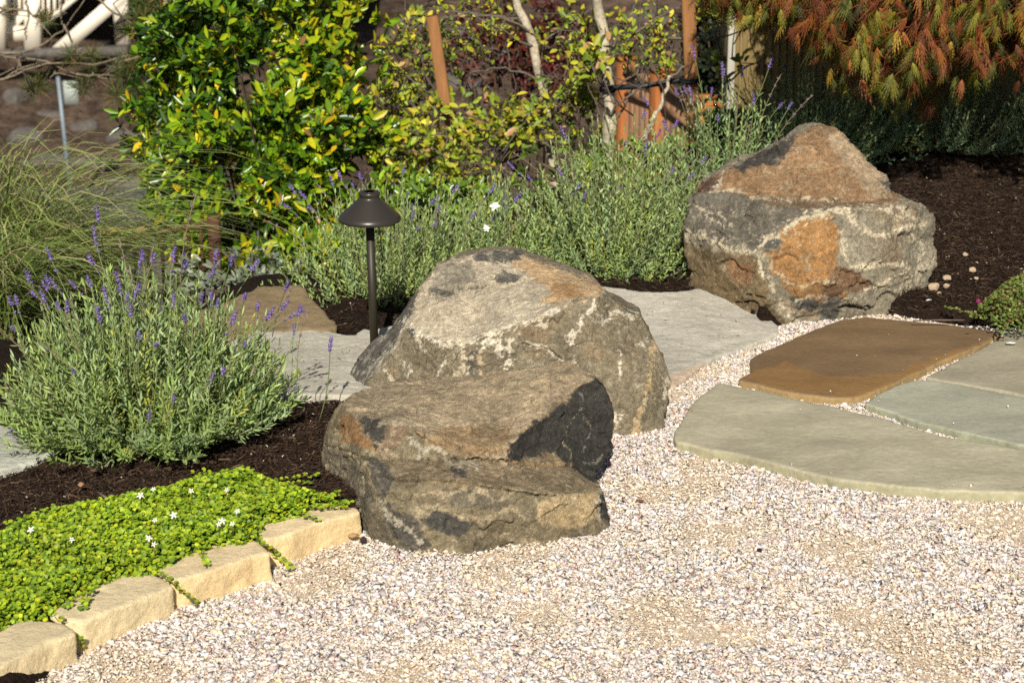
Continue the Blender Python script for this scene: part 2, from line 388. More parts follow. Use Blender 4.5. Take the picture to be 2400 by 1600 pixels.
def shell(contour, inner, T, shrink=(.04, .22)):
    """contour: [(px,py,Y)] closed; inner: list of polylines [(px,py,Y)...]; returns closed V,F"""
    pts = list(contour); edges = []
    for pl in inner:
        idx = []
        for p in pl:
            if isinstance(p, int): idx.append(p)
            else: idx.append(len(pts)); pts.append(p)
        edges += list(zip(idx[:-1], idx[1:]))
    vs, es, fs, ov, oe, of = delaunay_2d_cdt([Vector(p[:2]) for p in pts], edges, [list(range(len(contour)))], 1, 1e-4)
    arr = np.array(pts, float); V = []
    for i, v in enumerate(vs):
        if ov[i]: Y = arr[ov[i][0], 2]
        else:
            d = np.hypot(arr[:, 0] - v[0], arr[:, 1] - v[1]); k = np.argsort(d)[:3]; wg = 1 / (d[k] + 1); Y = (arr[k, 2] * wg).sum() / wg.sum()
        V.append(PY(v[0], v[1], Y))
    V = np.array(V); F = [list(f) for f in fs]
    # contour loop in output ids
    loop = [next(i for i in range(len(vs)) if c in ov[i]) for c in range(len(contour))]
    Cn = V[loop]; mid = Cn.mean(0); mid[2] = max(mid[2] * .7, .02)
    n = len(loop); base = len(V); rings = []
    for f, sh in ((.35, shrink[0]), (.8, shrink[1])):
        R = Cn.copy(); R[:, 1] += f * T * (1 - .3 * (Cn[:, 1] - Cn[:, 1].min()) / (np.ptp(Cn[:, 1]) + 1e-6)); R[:, 0] += (mid[0] - R[:, 0]) * sh; R[:, 2] += (mid[2] - R[:, 2]) * sh * .8
        rings.append(R)
    end = mid.copy(); end[1] = Cn[:, 1].max() + T * .75
    V = np.concatenate([V] + rings + [end[None]])
    ids = [loop, list(range(base, base + n)), list(range(base + n, base + 2 * n))]
    for a, b in zip(ids[:-1], ids[1:]):
        for i in range(n):
            j = (i + 1) % n; F += [[a[i], b[i], b[j]], [a[i], b[j], a[j]]]
    e = len(V) - 1
    for i in range(n): F.append([ids[2][i], e, ids[2][(i + 1) % n]])
    return V, F
def cells(P, size, seed):
    """flat chipped facets: every random cell gets its own tilted plane"""
    Q = P / size; b = np.floor(Q).astype(int); best = np.full(len(P), 1e9); out = np.zeros(len(P)); cid = np.zeros(len(P))
    for dx in (-1, 0, 1):
        for dy in (-1, 0, 1):
            for dz in (-1, 0, 1):
                c = b + np.array([dx, dy, dz]); cc = c & 255
                h = _perm[_perm[_perm[(cc[:, 0] + seed) & 255] + cc[:, 1]] + cc[:, 2]]
                sd_ = c + .5 + .42 * _grad[h]; v = Q - sd_; d = (v ** 2).sum(1); m = d < best
                g = _grad[(h * 7 + 13) & 255]; out[m] = (v[m] * g[m]).sum(1) + .35 * _grad[(h[m] * 3 + 5) & 255][:, 0]; cid[m] = h[m]; best[m] = d[m]
    return out, cid
def rock(name, label, contour, inner, T, colour_fn, vox=.0034, amp=1.0, seed=0.0, sink=.035, shrink=(.04, .22), rdim=1.08, cracks=()):
    V, F = shell(contour, inner, T, shrink)
    low = V[:, 2] < .03
    V[low, 2] -= sink
    A, FF, E = remesh(V, F, vox)
    A = relax(A, E, 1, .6)
    N = vnormals(A, FF)
    wq = A + .018 * np.stack([fbm(A, 14, 3, seed + 1), fbm(A, 14, 3, seed + 2), fbm(A, 14, 3, seed + 4)], 1)
    f1, id1 = cells(wq * np.array([1, 1, 1.5]), .105, int(seed * 7)); f2, id2 = cells(wq * np.array([1, 1, 1.8]), .026, int(seed * 11))
    Q = A * np.array([1, 1, 1.0])
    st = A @ np.array([[.9, .2, -.3], [.1, .95, .2], [.3, -.2, .9]]) * np.array([1, 1, 3.2])      # layered bedding
    d = .004 * fbm(Q, 6, 2, seed) + .0125 * f1 + .0032 * f2 + .0022 * noise(st, 24, seed + 5) + .0012 * fbm(Q, 90, 2, seed + 9)
    cr = ridged(Q + .05 * fbm(Q, 9, 2, seed + 3)[:, None], 5.0, seed + 40)
    d -= .006 * sstep(.985, .999, cr) * sstep(0, .2, fbm(Q, 4, 2, seed + 44))
    A = A + N * (d * amp)[:, None]
    if cracks:
        px, py = proj(A); w1 = fbm(A, 40, 3, seed + 301) * 5; w2 = fbm(A, 40, 3, seed + 302) * 5; g = np.zeros(len(A))
        for pts, wd, dep in cracks: g = np.maximum(g, dep * sstep(wd, wd * .25, polydist(px + w1, py + w2, pts)) * (N[:, 1] < .2))
        A = A - N * g[:, None] + np.array([0, 1., 0]) * (g * .6)[:, None]
    N = vnormals(A, FF)
    c = colour_fn(A, N, seed, cr) * (1 + .10 * ((id1 % 7) / 3 - 1))[:, None] * (1 + .05 * ((id2 % 5) / 2 - 1))[:, None] * rdim
    o = mesh(name, A, FF, M['rock'], col=c, smooth=True)
    tag(o, label, "boulder")
    ctr = np.array(contour)
    return o
def paint(A, base, N, seed, patches, veins, warp=7.0, light=(.42, .37, .27), mottle=.25, dark=(.05, .047, .04)):
    px, py = proj(A)
    wx = fbm(A, 26, 3, seed + 11) * warp; wy = fbm(A, 26, 3, seed + 23) * warp
    x = px + wx; y = py + wy
    c = np.tile(np.array(base, float), (len(A), 1))
    c *= (1 + .22 * fbm(A, 9, 3, seed + 31))[:, None]
    rust = (sstep(.1, .7, fbm(A, 5, 4, seed + 131)) * .30)[:, None]; c = c * (1 - rust) + np.array((.27, .155, .07)) * rust
    jx = [fbm(A, 60, 3, seed + 401, .7), fbm(A, 130, 2, seed + 402, .7), noise(A, 200, seed + 403)]
    jy = [fbm(A, 60, 3, seed + 411, .7), fbm(A, 130, 2, seed + 412, .7), noise(A, 200, seed + 413)]
    tone = (1 + .22 * fbm(A, 16, 4, seed + 37, .65))[:, None]
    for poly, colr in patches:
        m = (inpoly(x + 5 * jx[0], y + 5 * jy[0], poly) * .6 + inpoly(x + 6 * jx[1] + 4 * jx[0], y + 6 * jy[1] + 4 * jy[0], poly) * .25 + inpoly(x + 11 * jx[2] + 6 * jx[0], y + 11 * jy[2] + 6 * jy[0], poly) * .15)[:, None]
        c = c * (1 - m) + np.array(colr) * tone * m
    # mineral crust : pale blotches and darker blotches
    hf = fbm(A, 85, 4, seed + 141, .7)
    a = fbm(A, 15, 4, seed + 51, .65); b = fbm(A * np.array([1, 1, 1.7]), 30, 4, seed + 71, .7)
    m = (sstep(.25, .45, a + .35 * hf) * sstep(.0, .2, b + .3 * hf) * mottle * 2.4 * sstep(.03, .12, c.mean(1)))[:, None]
    c = c * (1 - m) + np.array(light) * m
    m = (sstep(.35, .5, -a + .3 * hf) * .5 * mottle * 2)[:, None]
    c = c * (1 - m) + np.array(dark) * m
    W = A + .02 * np.stack([fbm(A, 20, 3, seed + 2), fbm(A, 20, 3, seed + 6), fbm(A, 20, 3, seed + 8)], 1)
    for sc_, th_, al_, ofs in ((8, .976, .6, 81), (19, .97, .35, 84)):
        r = ridged(W, sc_, seed + ofs); r2 = fbm(A, 6, 2, seed + 91 + sc_)
        m = (sstep(th_, th_ + .015, r + .02 * hf) * sstep(-.05, .2, r2) * sstep(-.35, .1, hf) * al_)[:, None]
        c = c * (1 - m) + np.array(light) * m
    wob = fbm(A, 48, 4, seed + 101, .7)
    for pts, wd, colr, al in veins:
        wd = wd * 1.25; al = min(1, al * 1.25)
        d = polydist(px + wx * .9, py + wy * .9, pts)
        m = (sstep(wd * 1.0, wd * .6, d + wob * wd * 1.5) * al * sstep(-.75, -.35, hf))[:, None]
        halo = (sstep(wd * 4, wd * 1.0, d) * sstep(.55, .65, hf) * .7 * al)[:, None]
        m = np.maximum(m, halo)
        c = c * (1 - m) + np.array(colr) * m
    f = fbm(A, 110, 2, seed + 111)
    c *= (1 + .30 * f + .22 * noise(A * np.array([1, 1, 2.2]), 260, seed + 7))[:, None]
    return np.clip(c, .01, .8)
def z6(u, v): return (700 + .5038 * u, 560 + .5038 * v)
def z3(u, v): return (1400 + .4464 * u, .4464 * v)
def z7(u, v): return (1400 + .4464 * u, 550 + .4464 * v)
def zz(fn, *a): return [fn(u, v) for u, v in a]
# ---- boulder one (stepped, in front)
TAN = (.40, .32, .20); PALE = (.46, .41, .30)
C1 = [(808,940,4.30),(851,928,4.36),(927,919,4.38),(1012,918,4.37),(1133,908,4.37),(1229,890,4.36),(1305,877,4.36),(1355,871,4.35),(1405,886,4.33),
      (1430,923,4.32),(1440,973,4.31),(1437,1013,4.31),(1425,1044,4.32),(1428,1064,4.30),(1405,1104,4.24),(1395,1134,4.12),
      (1420,1170,4.06),(1443,1220,4.02),(1448,1250,3.985),(1420,1265,3.965),(1345,1273,3.955),(1244,1278,3.94),(1204,1280,3.935),(1103,1310,3.875),(1027,1304,3.885),(942,1307,3.88),(917,1287,3.92),(851,1255,3.985),
      (823,1190,4.10),(796,1154,4.2),(760,1138,4.26),(757,1064,4.28),(760,1033,4.28),(773,998,4.28),(790,963,4.28)]
I1 = [
 [0,(822,966,4.21),(891,990,4.12),(932,988,4.12),(985,1012,4.085),(1053,1030,4.07),(1120,1046,4.065),(1193,1046,4.09)],       # front lip of top
 [(776,1052,4.20),(846,1068,4.075),(891,1072,4.06),(982,1078,4.05),(1083,1080,4.053),(1191,1083,4.075),(1249,1086,4.12),(1340,1092,4.17),15],  # foot of upper riser
 [(1193,1046,4.09),(1191,1083,4.075)],
 [(1193,1046,4.09),(1234,1009,4.14),(1244,988,4.18),(1279,978,4.21),(1325,938,4.27),(1355,908,4.31),8],             # top edge of dark face
 [(1249,1062,4.165),(1310,1070,4.20),(1335,1082,4.20)],
 [(846,1068,4.075),(876,1112,3.975),(891,1165,3.945),(887,1195,3.935),(902,1230,3.925),25],                                          # left corner
 [(876,1112,3.975),(932,1127,3.95),(1053,1124,3.95),(1153,1140,3.955),(1305,1160,3.965),(1400,1150,4.03)],                         # lower lip
 [(1305,1160,3.965),(1330,1210,3.96)],
 [(960,1200,3.915),(1100,1210,3.905),(1250,1215,3.935),(1395,1215,3.985)],
]
def col1(A, N, s, cr):
    top = zz(z6,(180,735),(300,660),(620,640),(1050,585),(1300,550),(1420,610),(1290,700),(1080,860),(980,960),(975,1040),(700,1000),(560,910),(460,850),(380,850),(240,810))
    P = [
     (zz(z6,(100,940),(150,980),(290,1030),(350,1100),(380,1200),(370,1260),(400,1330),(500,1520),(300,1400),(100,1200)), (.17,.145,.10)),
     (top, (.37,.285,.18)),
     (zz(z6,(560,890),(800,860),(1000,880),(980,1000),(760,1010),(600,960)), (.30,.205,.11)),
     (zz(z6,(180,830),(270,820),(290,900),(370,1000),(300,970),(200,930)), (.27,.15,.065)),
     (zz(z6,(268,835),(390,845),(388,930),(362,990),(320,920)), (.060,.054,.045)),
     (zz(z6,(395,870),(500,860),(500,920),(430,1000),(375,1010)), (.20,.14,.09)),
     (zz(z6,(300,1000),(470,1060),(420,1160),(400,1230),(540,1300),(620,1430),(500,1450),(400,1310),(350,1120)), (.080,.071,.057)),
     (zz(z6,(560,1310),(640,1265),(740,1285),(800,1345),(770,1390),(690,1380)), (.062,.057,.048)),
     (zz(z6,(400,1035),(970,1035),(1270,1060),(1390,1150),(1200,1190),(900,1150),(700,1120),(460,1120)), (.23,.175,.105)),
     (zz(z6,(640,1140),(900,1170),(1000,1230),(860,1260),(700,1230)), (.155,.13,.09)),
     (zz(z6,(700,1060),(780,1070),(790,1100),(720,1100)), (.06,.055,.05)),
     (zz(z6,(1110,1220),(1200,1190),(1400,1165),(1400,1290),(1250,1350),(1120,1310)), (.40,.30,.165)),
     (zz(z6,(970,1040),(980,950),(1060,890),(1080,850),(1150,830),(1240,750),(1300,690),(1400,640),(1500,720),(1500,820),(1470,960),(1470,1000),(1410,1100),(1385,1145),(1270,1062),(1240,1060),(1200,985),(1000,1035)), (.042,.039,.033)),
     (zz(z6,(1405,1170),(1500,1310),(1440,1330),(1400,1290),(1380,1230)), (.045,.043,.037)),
    ]
    Vn = [
     (zz(z6,(540,930),(560,1000),(620,970),(680,990)), 5, PALE, .7),
     (zz(z6,(250,1010),(330,1080),(350,1150)), 4, TAN, .6),
     (zz(z6,(560,1180),(700,1190),(800,1150),(910,1210),(1050,1160)), 4, TAN, .55),
     (zz(z6,(560,1270),(640,1240),(760,1290),(860,1310),(980,1250),(1060,1290)), 5, TAN, .6),
     (zz(z6,(380,1230),(430,1300),(500,1350),(560,1400)), 4, PALE, .6),
     (zz(z6,(380,860),(500,850),(620,900)), 5, (.38,.32,.22), .6),
     (zz(z6,(700,1040),(790,1035),(830,1060)), 6, PALE, .6),
     (zz(z6,(1300,700),(1330,760),(1290,800)), 1.6, (.2,.19,.17), .6), (zz(z6,(1360,900),(1330,990)), 2, (.24,.22,.19), .6), (zz(z6,(1420,1000),(1380,1040),(1330,1040)), 2, (.22,.2,.16), .6),
     (zz(z6,(980,1030),(1090,1045),(1270,1052)), 3, (.34,.22,.12), .7),
     (zz(z6,(1400,1175),(1390,1300)), 3, PALE, .6),
    ]
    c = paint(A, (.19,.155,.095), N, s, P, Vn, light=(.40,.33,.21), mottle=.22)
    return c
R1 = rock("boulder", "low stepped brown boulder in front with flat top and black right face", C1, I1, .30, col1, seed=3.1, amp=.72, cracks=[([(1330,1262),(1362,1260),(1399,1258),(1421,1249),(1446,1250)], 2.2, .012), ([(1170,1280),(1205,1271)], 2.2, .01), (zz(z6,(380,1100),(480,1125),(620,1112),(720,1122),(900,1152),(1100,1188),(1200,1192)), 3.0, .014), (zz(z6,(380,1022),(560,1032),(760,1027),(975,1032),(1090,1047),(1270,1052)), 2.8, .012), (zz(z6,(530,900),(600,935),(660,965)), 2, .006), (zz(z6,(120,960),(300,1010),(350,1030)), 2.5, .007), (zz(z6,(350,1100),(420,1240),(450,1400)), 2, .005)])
# ---- boulder two (behind it)
C2 = [(1189,592,5.10),(1133,597,5.08),(1078,609,5.05),(1043,622,5.02),(1012,636,5.0),(987,671,4.97),(952,721,4.93),(912,777,4.9),(866,822,4.88),(821,872,4.88),(798,903,4.88),(793,950,4.86),(800,1000,4.80),
      (900,1040,4.68),(1050,1050,4.62),(1250,1050,4.58),(1436,1036,4.585),(1489,1027,4.60),(1547,1022,4.615),(1561,996,4.65),(1563,952,4.70),(1567,920,4.72),(1579,900,4.74),(1563,862,4.76),(1556,831,4.77),(1529,791,4.79),(1511,746,4.80),
      (1488,734,4.80),(1446,711,4.83),(1420,691,4.87),(1400,668,4.92),(1355,648,4.98),(1300,631,5.03),(1259,618,5.06),(1224,603,5.09)]
I2 = [
 [5,(972,716,4.90),(955,752,4.84),(925,815,4.80),(885,865,4.78),(845,915,4.78),(835,990,4.76)],
 [(955,752,4.84),(985,779,4.765),(1022,797,4.715),(1063,802,4.70),(1103,802,4.70),(1133,787,4.705),(1204,761,4.71),(1254,746,4.715),(1294,726,4.72),(1345,706,4.745),(1405,696,4.775),29],
 [(1045,660,4.95),(1110,672,4.945),(1180,650,4.98),(1290,668,4.90)],
 [(1022,797,4.715),(1030,900,4.68)], [(1133,787,4.705),(1120,900,4.65)], [(1204,761,4.71),(1230,850,4.675)],
 [(1529,791,4.79),(1515,862,4.69),(1500,934,4.655),(1489,1027,4.60)],
 [(1345,706,4.745),(1380,800,4.685),(1400,900,4.66)],
]
def col2(A, N, s, cr):
    P = [
     (zz(z6,(640,120),(860,60),(970,50),(1110,100),(1420,210),(1440,260),(1280,290),(1180,330),(1100,370),(1000,400),(860,450),(800,480),(720,480),(640,470),(560,430),(500,385),(560,230)), (.50,.42,.30)),
     (zz(z6,(1000,80),(1110,100),(1430,215),(1400,265),(1250,290),(1120,300),(1180,240),(1000,130)), (.48,.33,.18)),
     (zz(z6,(1180,190),(1300,230),(1330,280),(1180,270)), (.42,.25,.11)),
     (zz(z6,(800,85),(860,60),(1040,55),(1035,100),(940,105),(830,115)), (.09,.083,.07)),
     (zz(z6,(905,170),(960,150),(1030,175),(1000,205),(930,200)), (.12,.11,.09)),
     (zz(z6,(600,230),(700,235),(850,215),(900,210),(760,250),(640,262)), (.15,.135,.11)),
     (zz(z6,(620,140),(800,100),(820,190),(740,230),(620,225)), (.30,.26,.19)),
     (zz(z6,(510,400),(545,430),(560,470),(500,440)), (.07,.066,.058)),
     (zz(z6,(600,150),(560,230),(530,330),(495,400),(430,520),(330,640),(265,720),(150,800),(150,600),(500,250)), (.11,.10,.083)),
     (zz(z6,(390,600),(470,600),(465,690),(430,700),(425,620)), (.27,.20,.115)),
     (zz(z6,(780,540),(830,520),(840,690),(770,690)), (.13,.115,.09)),
     (zz(z6,(1240,170),(1370,210),(1420,250),(1360,200)), (.10,.09,.075)),
    ]
    W = (.62,.55,.42)
    Vn = [
     (zz(z6,(500,385),(560,440),(640,470),(720,500),(860,460),(1000,400),(1110,370),(1190,330)), 6, W, .8),
     (zz(z6,(740,510),(765,560),(750,620),(720,680),(700,705)), 9, (.50,.42,.29), .9),
     (zz(z6,(840,530),(850,600),(845,680)), 4, (.46,.36,.22), .8),
     (zz(z6,(860,480),(920,490),(940,540)), 9, W, .8),
     (zz(z6,(975,480),(985,540)), 8, W, .7),
     (zz(z6,(1060,390),(1140,400),(1200,330)), 4, W, .7),
     (zz(z6,(1380,280),(1370,330),(1310,370),(1320,430),(1250,470),(1280,500)), 4, W, .8),
     (zz(z6,(1410,385),(1500,355),(1580,350)), 7, W, .7),
     (zz(z6,(1060,480),(1150,510),(1210,550),(1245,575)), 2.5, W, .8),
     (zz(z6,(500,600),(512,660)), 6, W, .9), (zz(z6,(560,700),(640,640),(690,540)), 2.5, W, .7),
     (zz(z6,(390,590),(470,700),(540,690),(600,710)), 4, W, .6),
     (zz(z6,(980,590),(960,650)), 4, W, .8), (zz(z6,(1280,560),(1290,600)), 4, W, .8),
     (zz(z6,(560,470),(570,520)), 4, W, .7), (zz(z6,(500,400),(430,520),(330,640)), 2.2, (.40,.36,.28), .8),
     (zz(z6,(470,350),(380,470),(300,560),(250,640)), 2, (.33,.3,.24), .6), (zz(z6,(400,540),(330,600),(290,680)), 3, (.36,.33,.26), .6), (zz(z6,(300,620),(230,720)), 3, (.33,.3,.24), .6),
     (zz(z7,(305,560),(290,640),(275,720),(250,860),(222,950),(200,1065)), 5, (.45,.34,.19), .95),
     (zz(z7,(130,620),(115,700),(120,760)), 3, W, .7), (zz(z7,(100,940),(110,1000)), 3, W, .8), (zz(z7,(230,580),(260,560)), 4, W, .6),
     (zz(z7,(350,860),(360,760),(395,790)), 3, W, .6), (zz(z6,(1480,830),(1482,880)), 4, W, .8), (zz(z6,(1600,640),(1570,700)), 2, W, .5),
    ]
    return paint(A, (.205,.17,.11), N, s, P, Vn, light=(.54,.48,.36), mottle=.10)
R2 = rock("boulder", "pyramid shaped pale topped boulder behind the stepped one, beside the path light", C2, I2, .38, col2, seed=8.4, amp=.6, cracks=[(zz(z6,(1045,485),(1110,500),(1160,515),(1215,560)), 2.0, .007), (zz(z6,(600,262),(760,250),(900,215)), 2, .006), (zz(z6,(700,130),(850,120),(1030,105)), 2.2, .006), (zz(z6,(730,560),(700,690)), 2, .004), (zz(z6,(930,230),(1100,180)), 1.8, .004)])
# ---- boulder three (upper right)
C3 = [(1927,297,5.98),(1896,303,5.98),(1864,321,5.97),(1829,344,5.96),(1793,364,5.95),(1757,373,5.94),(1712,393,5.92),(1690,406,5.91),(1668,424,5.90),(1646,440,5.88),(1628,460,5.86),(1617,482,5.84),(1610,522,5.82),(1603,554,5.81),(1608,594,5.80),(1614,617,5.79),(1617,690,5.76),
      (1690,725,5.68),(1757,760,5.58),(1793,766,5.57),(1846,768,5.55),(1873,770,5.55),(1909,762,5.56),(1940,750,5.58),(1976,742,5.60),(2025,738,5.63),(2080,732,5.66),(2125,712,5.70),(2162,690,5.74),(2180,648,5.78),(2196,622,5.80),(2193,577,5.82),(2193,536,5.82),(2188,500,5.82),(2159,482,5.84),(2132,471,5.85),(2098,466,5.86),
      (2092,446,5.87),(2070,415,5.89),(2034,379,5.92),(2007,348,5.94),(1980,321,5.96),(1953,304,5.97)]
I3 = [
 [10,(1660,449,5.83),(1703,446,5.82),(1757,462,5.77),(1846,467,5.76),(1958,470,5.77),(2025,474,5.79),36],
 [(1757,462,5.77),(1790,478,5.67),(1873,489,5.645),(1954,488,5.645),(2040,487,5.66),(2100,484,5.70),34],
 [13,(1646,549,5.735),(1690,576,5.68),(1770,594,5.60),(1811,549,5.62),(1873,509,5.635),(1954,495,5.64)],
 [(1660,449,5.83),(1665,500,5.78),(1646,549,5.735)], [(1703,446,5.82),(1720,510,5.71),(1770,594,5.60)],
 [(1770,594,5.60),(1779,627,5.585),(1788,684,5.565),(1829,742,5.56),19],
 [(1690,576,5.68),(1700,640,5.655),(1740,700,5.60)],
 [(1927,600,5.55),(1960,670,5.545),(1950,720,5.575)], [(1954,495,5.64),(1927,600,5.55)],
 [(2070,520,5.66),(2100,600,5.645),(2080,680,5.65)], [(2159,560,5.76),(2150,650,5.73)],
 [(1864,360,5.93),(1940,380,5.88),(1990,420,5.85)],
]
def col3(A, N, s, cr):
    P = [
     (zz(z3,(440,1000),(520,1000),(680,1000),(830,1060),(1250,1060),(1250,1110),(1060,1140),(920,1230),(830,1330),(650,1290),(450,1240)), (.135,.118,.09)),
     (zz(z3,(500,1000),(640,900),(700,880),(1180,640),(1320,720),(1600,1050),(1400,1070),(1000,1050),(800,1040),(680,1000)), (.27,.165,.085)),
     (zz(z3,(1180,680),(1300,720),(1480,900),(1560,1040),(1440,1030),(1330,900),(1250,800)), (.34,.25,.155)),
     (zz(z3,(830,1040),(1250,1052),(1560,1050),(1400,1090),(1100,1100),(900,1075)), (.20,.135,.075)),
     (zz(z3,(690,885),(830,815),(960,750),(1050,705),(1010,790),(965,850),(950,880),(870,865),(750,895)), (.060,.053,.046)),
     (zz(z3,(1460,940),(1500,940),(1560,990),(1540,1010)), (.09,.087,.075)),
     (zz(z3,(560,960),(660,905),(640,960),(600,1000),(540,1000)), (.10,.06,.04)),
     (zz(z7,(440,40),(560,80),(700,90),(820,110),(860,200),(900,330),(1000,480),(800,480),(600,330),(440,320)), (.16,.115,.06)),
     (zz(z7,(700,130),(800,160),(830,240),(760,260),(690,200)), (.22,.115,.055)),
     (zz(z3,(880,1230),(950,1225),(1000,1280),(960,1330),(880,1320)), (.10,.097,.08)),
     (zz(z3,(970,1200),(1100,1140),(1240,1125),(1265,1180),(1270,1290),(1250,1390),(1290,1460),(1310,1560),(1050,1600),(900,1400),(880,1330),(960,1320)), (.31,.165,.062)),
     (zz(z7,(1250,160),(1330,180),(1440,240),(1420,280),(1290,310),(1180,350),(1080,330),(1200,250)), (.17,.10,.055)),
     (zz(z7,(930,200),(1060,240),(1180,230),(1180,340),(1050,330),(960,260)), (.29,.16,.065)),
     (zz(z7,(1000,320),(1150,340),(1180,370),(1130,400),(1030,380)), (.07,.065,.055)),
     (zz(z7,(1170,370),(1260,320),(1290,360),(1260,440),(1170,450)), (.085,.08,.065)),
    ]
    W = (.54,.46,.32)
    Vn = [
     (zz(z3,(450,1225),(560,1240),(680,1300),(830,1320),(880,1260),(970,1210),(1060,1150),(1250,1110),(1420,1090),(1640,1110)), 6, W, .85),
     (zz(z3,(580,1130),(640,1170),(660,1200)), 3, W, .7), (zz(z3,(520,1090),(640,1120),(700,1180)), 2.5, W, .6),
     (zz(z3,(1280,1110),(1370,1180),(1440,1230),(1520,1240),(1600,1190),(1700,1180)), 4.5, W, .85),
     (zz(z3,(1500,1090),(1580,1140),(1640,1130),(1720,1180)), 3.5, W, .7),
     (zz(z3,(1340,1400),(1480,1390),(1600,1385),(1650,1440)), 3, W, .85),
     (zz(z3,(1280,1200),(1290,1320),(1330,1370)), 3, W, .6), (zz(z3,(1640,1230),(1700,1290),(1690,1370)), 4, W, .6),
     (zz(z7,(1300,340),(1360,330),(1420,280),(1500,250),(1600,200),(1640,160)), 3, W, .85),
     (zz(z7,(1600,330),(1610,260),(1660,230),(1700,170),(1770,140)), 6, W, .75),
     (zz(z7,(850,90),(850,180),(900,240),(940,330),(1010,420),(1060,460)), 4, W, .7),
     (zz(z7,(860,100),(930,180),(1000,250),(1080,270),(1180,240),(1250,250)), 2.5, W, .6),
     (zz(z7,(1050,340),(1150,310),(1200,330)), 3, W, .6),
     (zz(z3,(660,890),(640,960),(600,1010),(740,1000),(830,1040),(1000,1050),(1250,1050)), 3, W, .55),
    ]
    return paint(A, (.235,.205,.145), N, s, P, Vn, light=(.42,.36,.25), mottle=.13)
R3 = rock("boulder", "tall rust brown and grey peaked boulder at the back beside the brown paver", C3, I3, .42, col3, seed=14.2, vox=.0045, cracks=[([(1725,708),(1774,709),(1780,721),(1797,750)], 2.5, .02), ([(1747,690),(1797,701)], 2.2, .012), ([(1966,722),(1985,719),(2035,722)], 4, .03), (zz(z3,(510,1003),(680,1000),(800,1042),(1000,1052),(1250,1056),(1400,1068)), 2.2, .008), (zz(z3,(840,1330),(870,1400),(900,1500)), 2.4, .008), (zz(z3,(610,1200),(660,1230),(680,1260)), 2, .008), (zz(z3,(1070,715),(1145,672)), 2, .01)])

# ------------------------------------------------------------------ slabs, pavers, edging
def slab(name, label, cat, outline, z, depth, mat, base, group=None, vox=.006, rough_amp=.002, seed=0., tilt=None, edge=None, bevel_it=2, flare=.0, patches=(), edge_col=None, dense=.02):
    top = np.array([PZ(a, b, (z if not callable(z) else z(a, b))) for a, b in outline])
    # densify the outline and wobble it
    P = []
    n = len(top)
    for i in range(n):
        a, b = top[i], top[(i + 1) % n]; k = max(1, int(np.linalg.norm(b - a) / dense))
        for j in range(k): P.append(a + (b - a) * j / k)
    P = np.array(P); P[:, 0] += .004 * noise(P, 22, seed); P[:, 1] += .004 * noise(P, 22, seed + 9)
    m = len(P); c = P.mean(0)
    bot = P.copy(); bot[:, 2] -= depth; bot[:, :2] += (P[:, :2] - c[:2]) * flare
    vs, es, fs, ov, *_ = delaunay_2d_cdt([Vector(p[:2]) for p in P], [], [list(range(m))], 1, 1e-6)
    idx = {}
    for i, o_ in enumerate(ov):
        idx[i] = o_[0] if o_ else 0
    F = []
    for f in fs:
        a = [idx[i] for i in f]; F.append(a); F.append([v + m for v in a[::-1]])
    for i in range(m):
        j = (i + 1) % m; F += [[i, i + m, j + m], [i, j + m, j]]
    V = np.concatenate([P, bot])
    A, FF, E = remesh(V, F, vox); A = relax(A, E, bevel_it, .5); N = vnormals(A, FF)
    d = rough_amp * (fbm(A, 9, 3, seed) + .6 * fbm(A * np.array([1, 1.4, 1]), 28, 3, seed + 5))
    side = sstep(.8, .4, N[:, 2])
    d = d + side * (.0018 * fbm(A, 28, 3, seed + 11) - .003 * np.maximum(noise(A, 12, seed + 4), 0)) + .0007 * fbm(A, 80, 2, seed + 8)
    A = A + N * d[:, None]
    px, py = proj(A); col = np.tile(np.array(base, float), (len(A), 1)) * (1 + .12 * fbm(A * np.array([1, 1.8, 1]), 5, 3, seed + 2))[:, None]
    for poly, colr, al in patches:
        mm = inpoly(px + 8 * fbm(A, 18, 3, seed), py + 8 * fbm(A, 18, 3, seed + 3), poly)
        col[mm] = col[mm] * (1 - al) + np.array(colr) * al
    if edge_col is not None:
        e = (side * .8)[:, None]; col = col * (1 - e) + np.array(edge_col) * e
    o = mesh(name, A, FF, mat, col=col, smooth=True); tag(o, label, cat, group)
    FOOT.append(P[:, :2].copy())
    return o
gp = "flagstones set in the gravel"
slab("paver", "long grey green flagstone nearest the open gravel", "paver", PAVERS['front'][1], PAVERS['front'][0], .06, M['paver'], (.385,.35,.245), gp, rough_amp=.0007, seed=1., vox=.005, bevel_it=1, edge_col=(.34,.32,.20))
slab("paver", "rust brown flagstone beside the peaked boulder", "paver", PAVERS['brown'][1], PAVERS['brown'][0], .055, M['paver'], (.185,.118,.06), gp, rough_amp=.0007, bevel_it=1, seed=2., edge_col=(.36,.25,.11),
     patches=[([(1730,880),(1846,850),(1960,880),(2096,870),(2290,805),(2346,782),(2200,850),(2020,930),(1846,920)], (.27,.145,.045), .65)])
slab("paver", "grey beige flagstone at the right edge holding a white shell piece", "paver", PAVERS['upper'][1], PAVERS['upper'][0], .055, M['paver'], (.345,.31,.22), gp, rough_amp=.0007, bevel_it=1, seed=3.)
slab("paver", "pale green narrow flagstone between the long and the beige flagstones", "paver", PAVERS['middle'][1], PAVERS['middle'][0], .055, M['paver'], (.35,.345,.26), gp, rough_amp=.0007, bevel_it=1, seed=4., edge_col=(.26,.27,.18))
gp = "rough natural stone slabs in the bed"
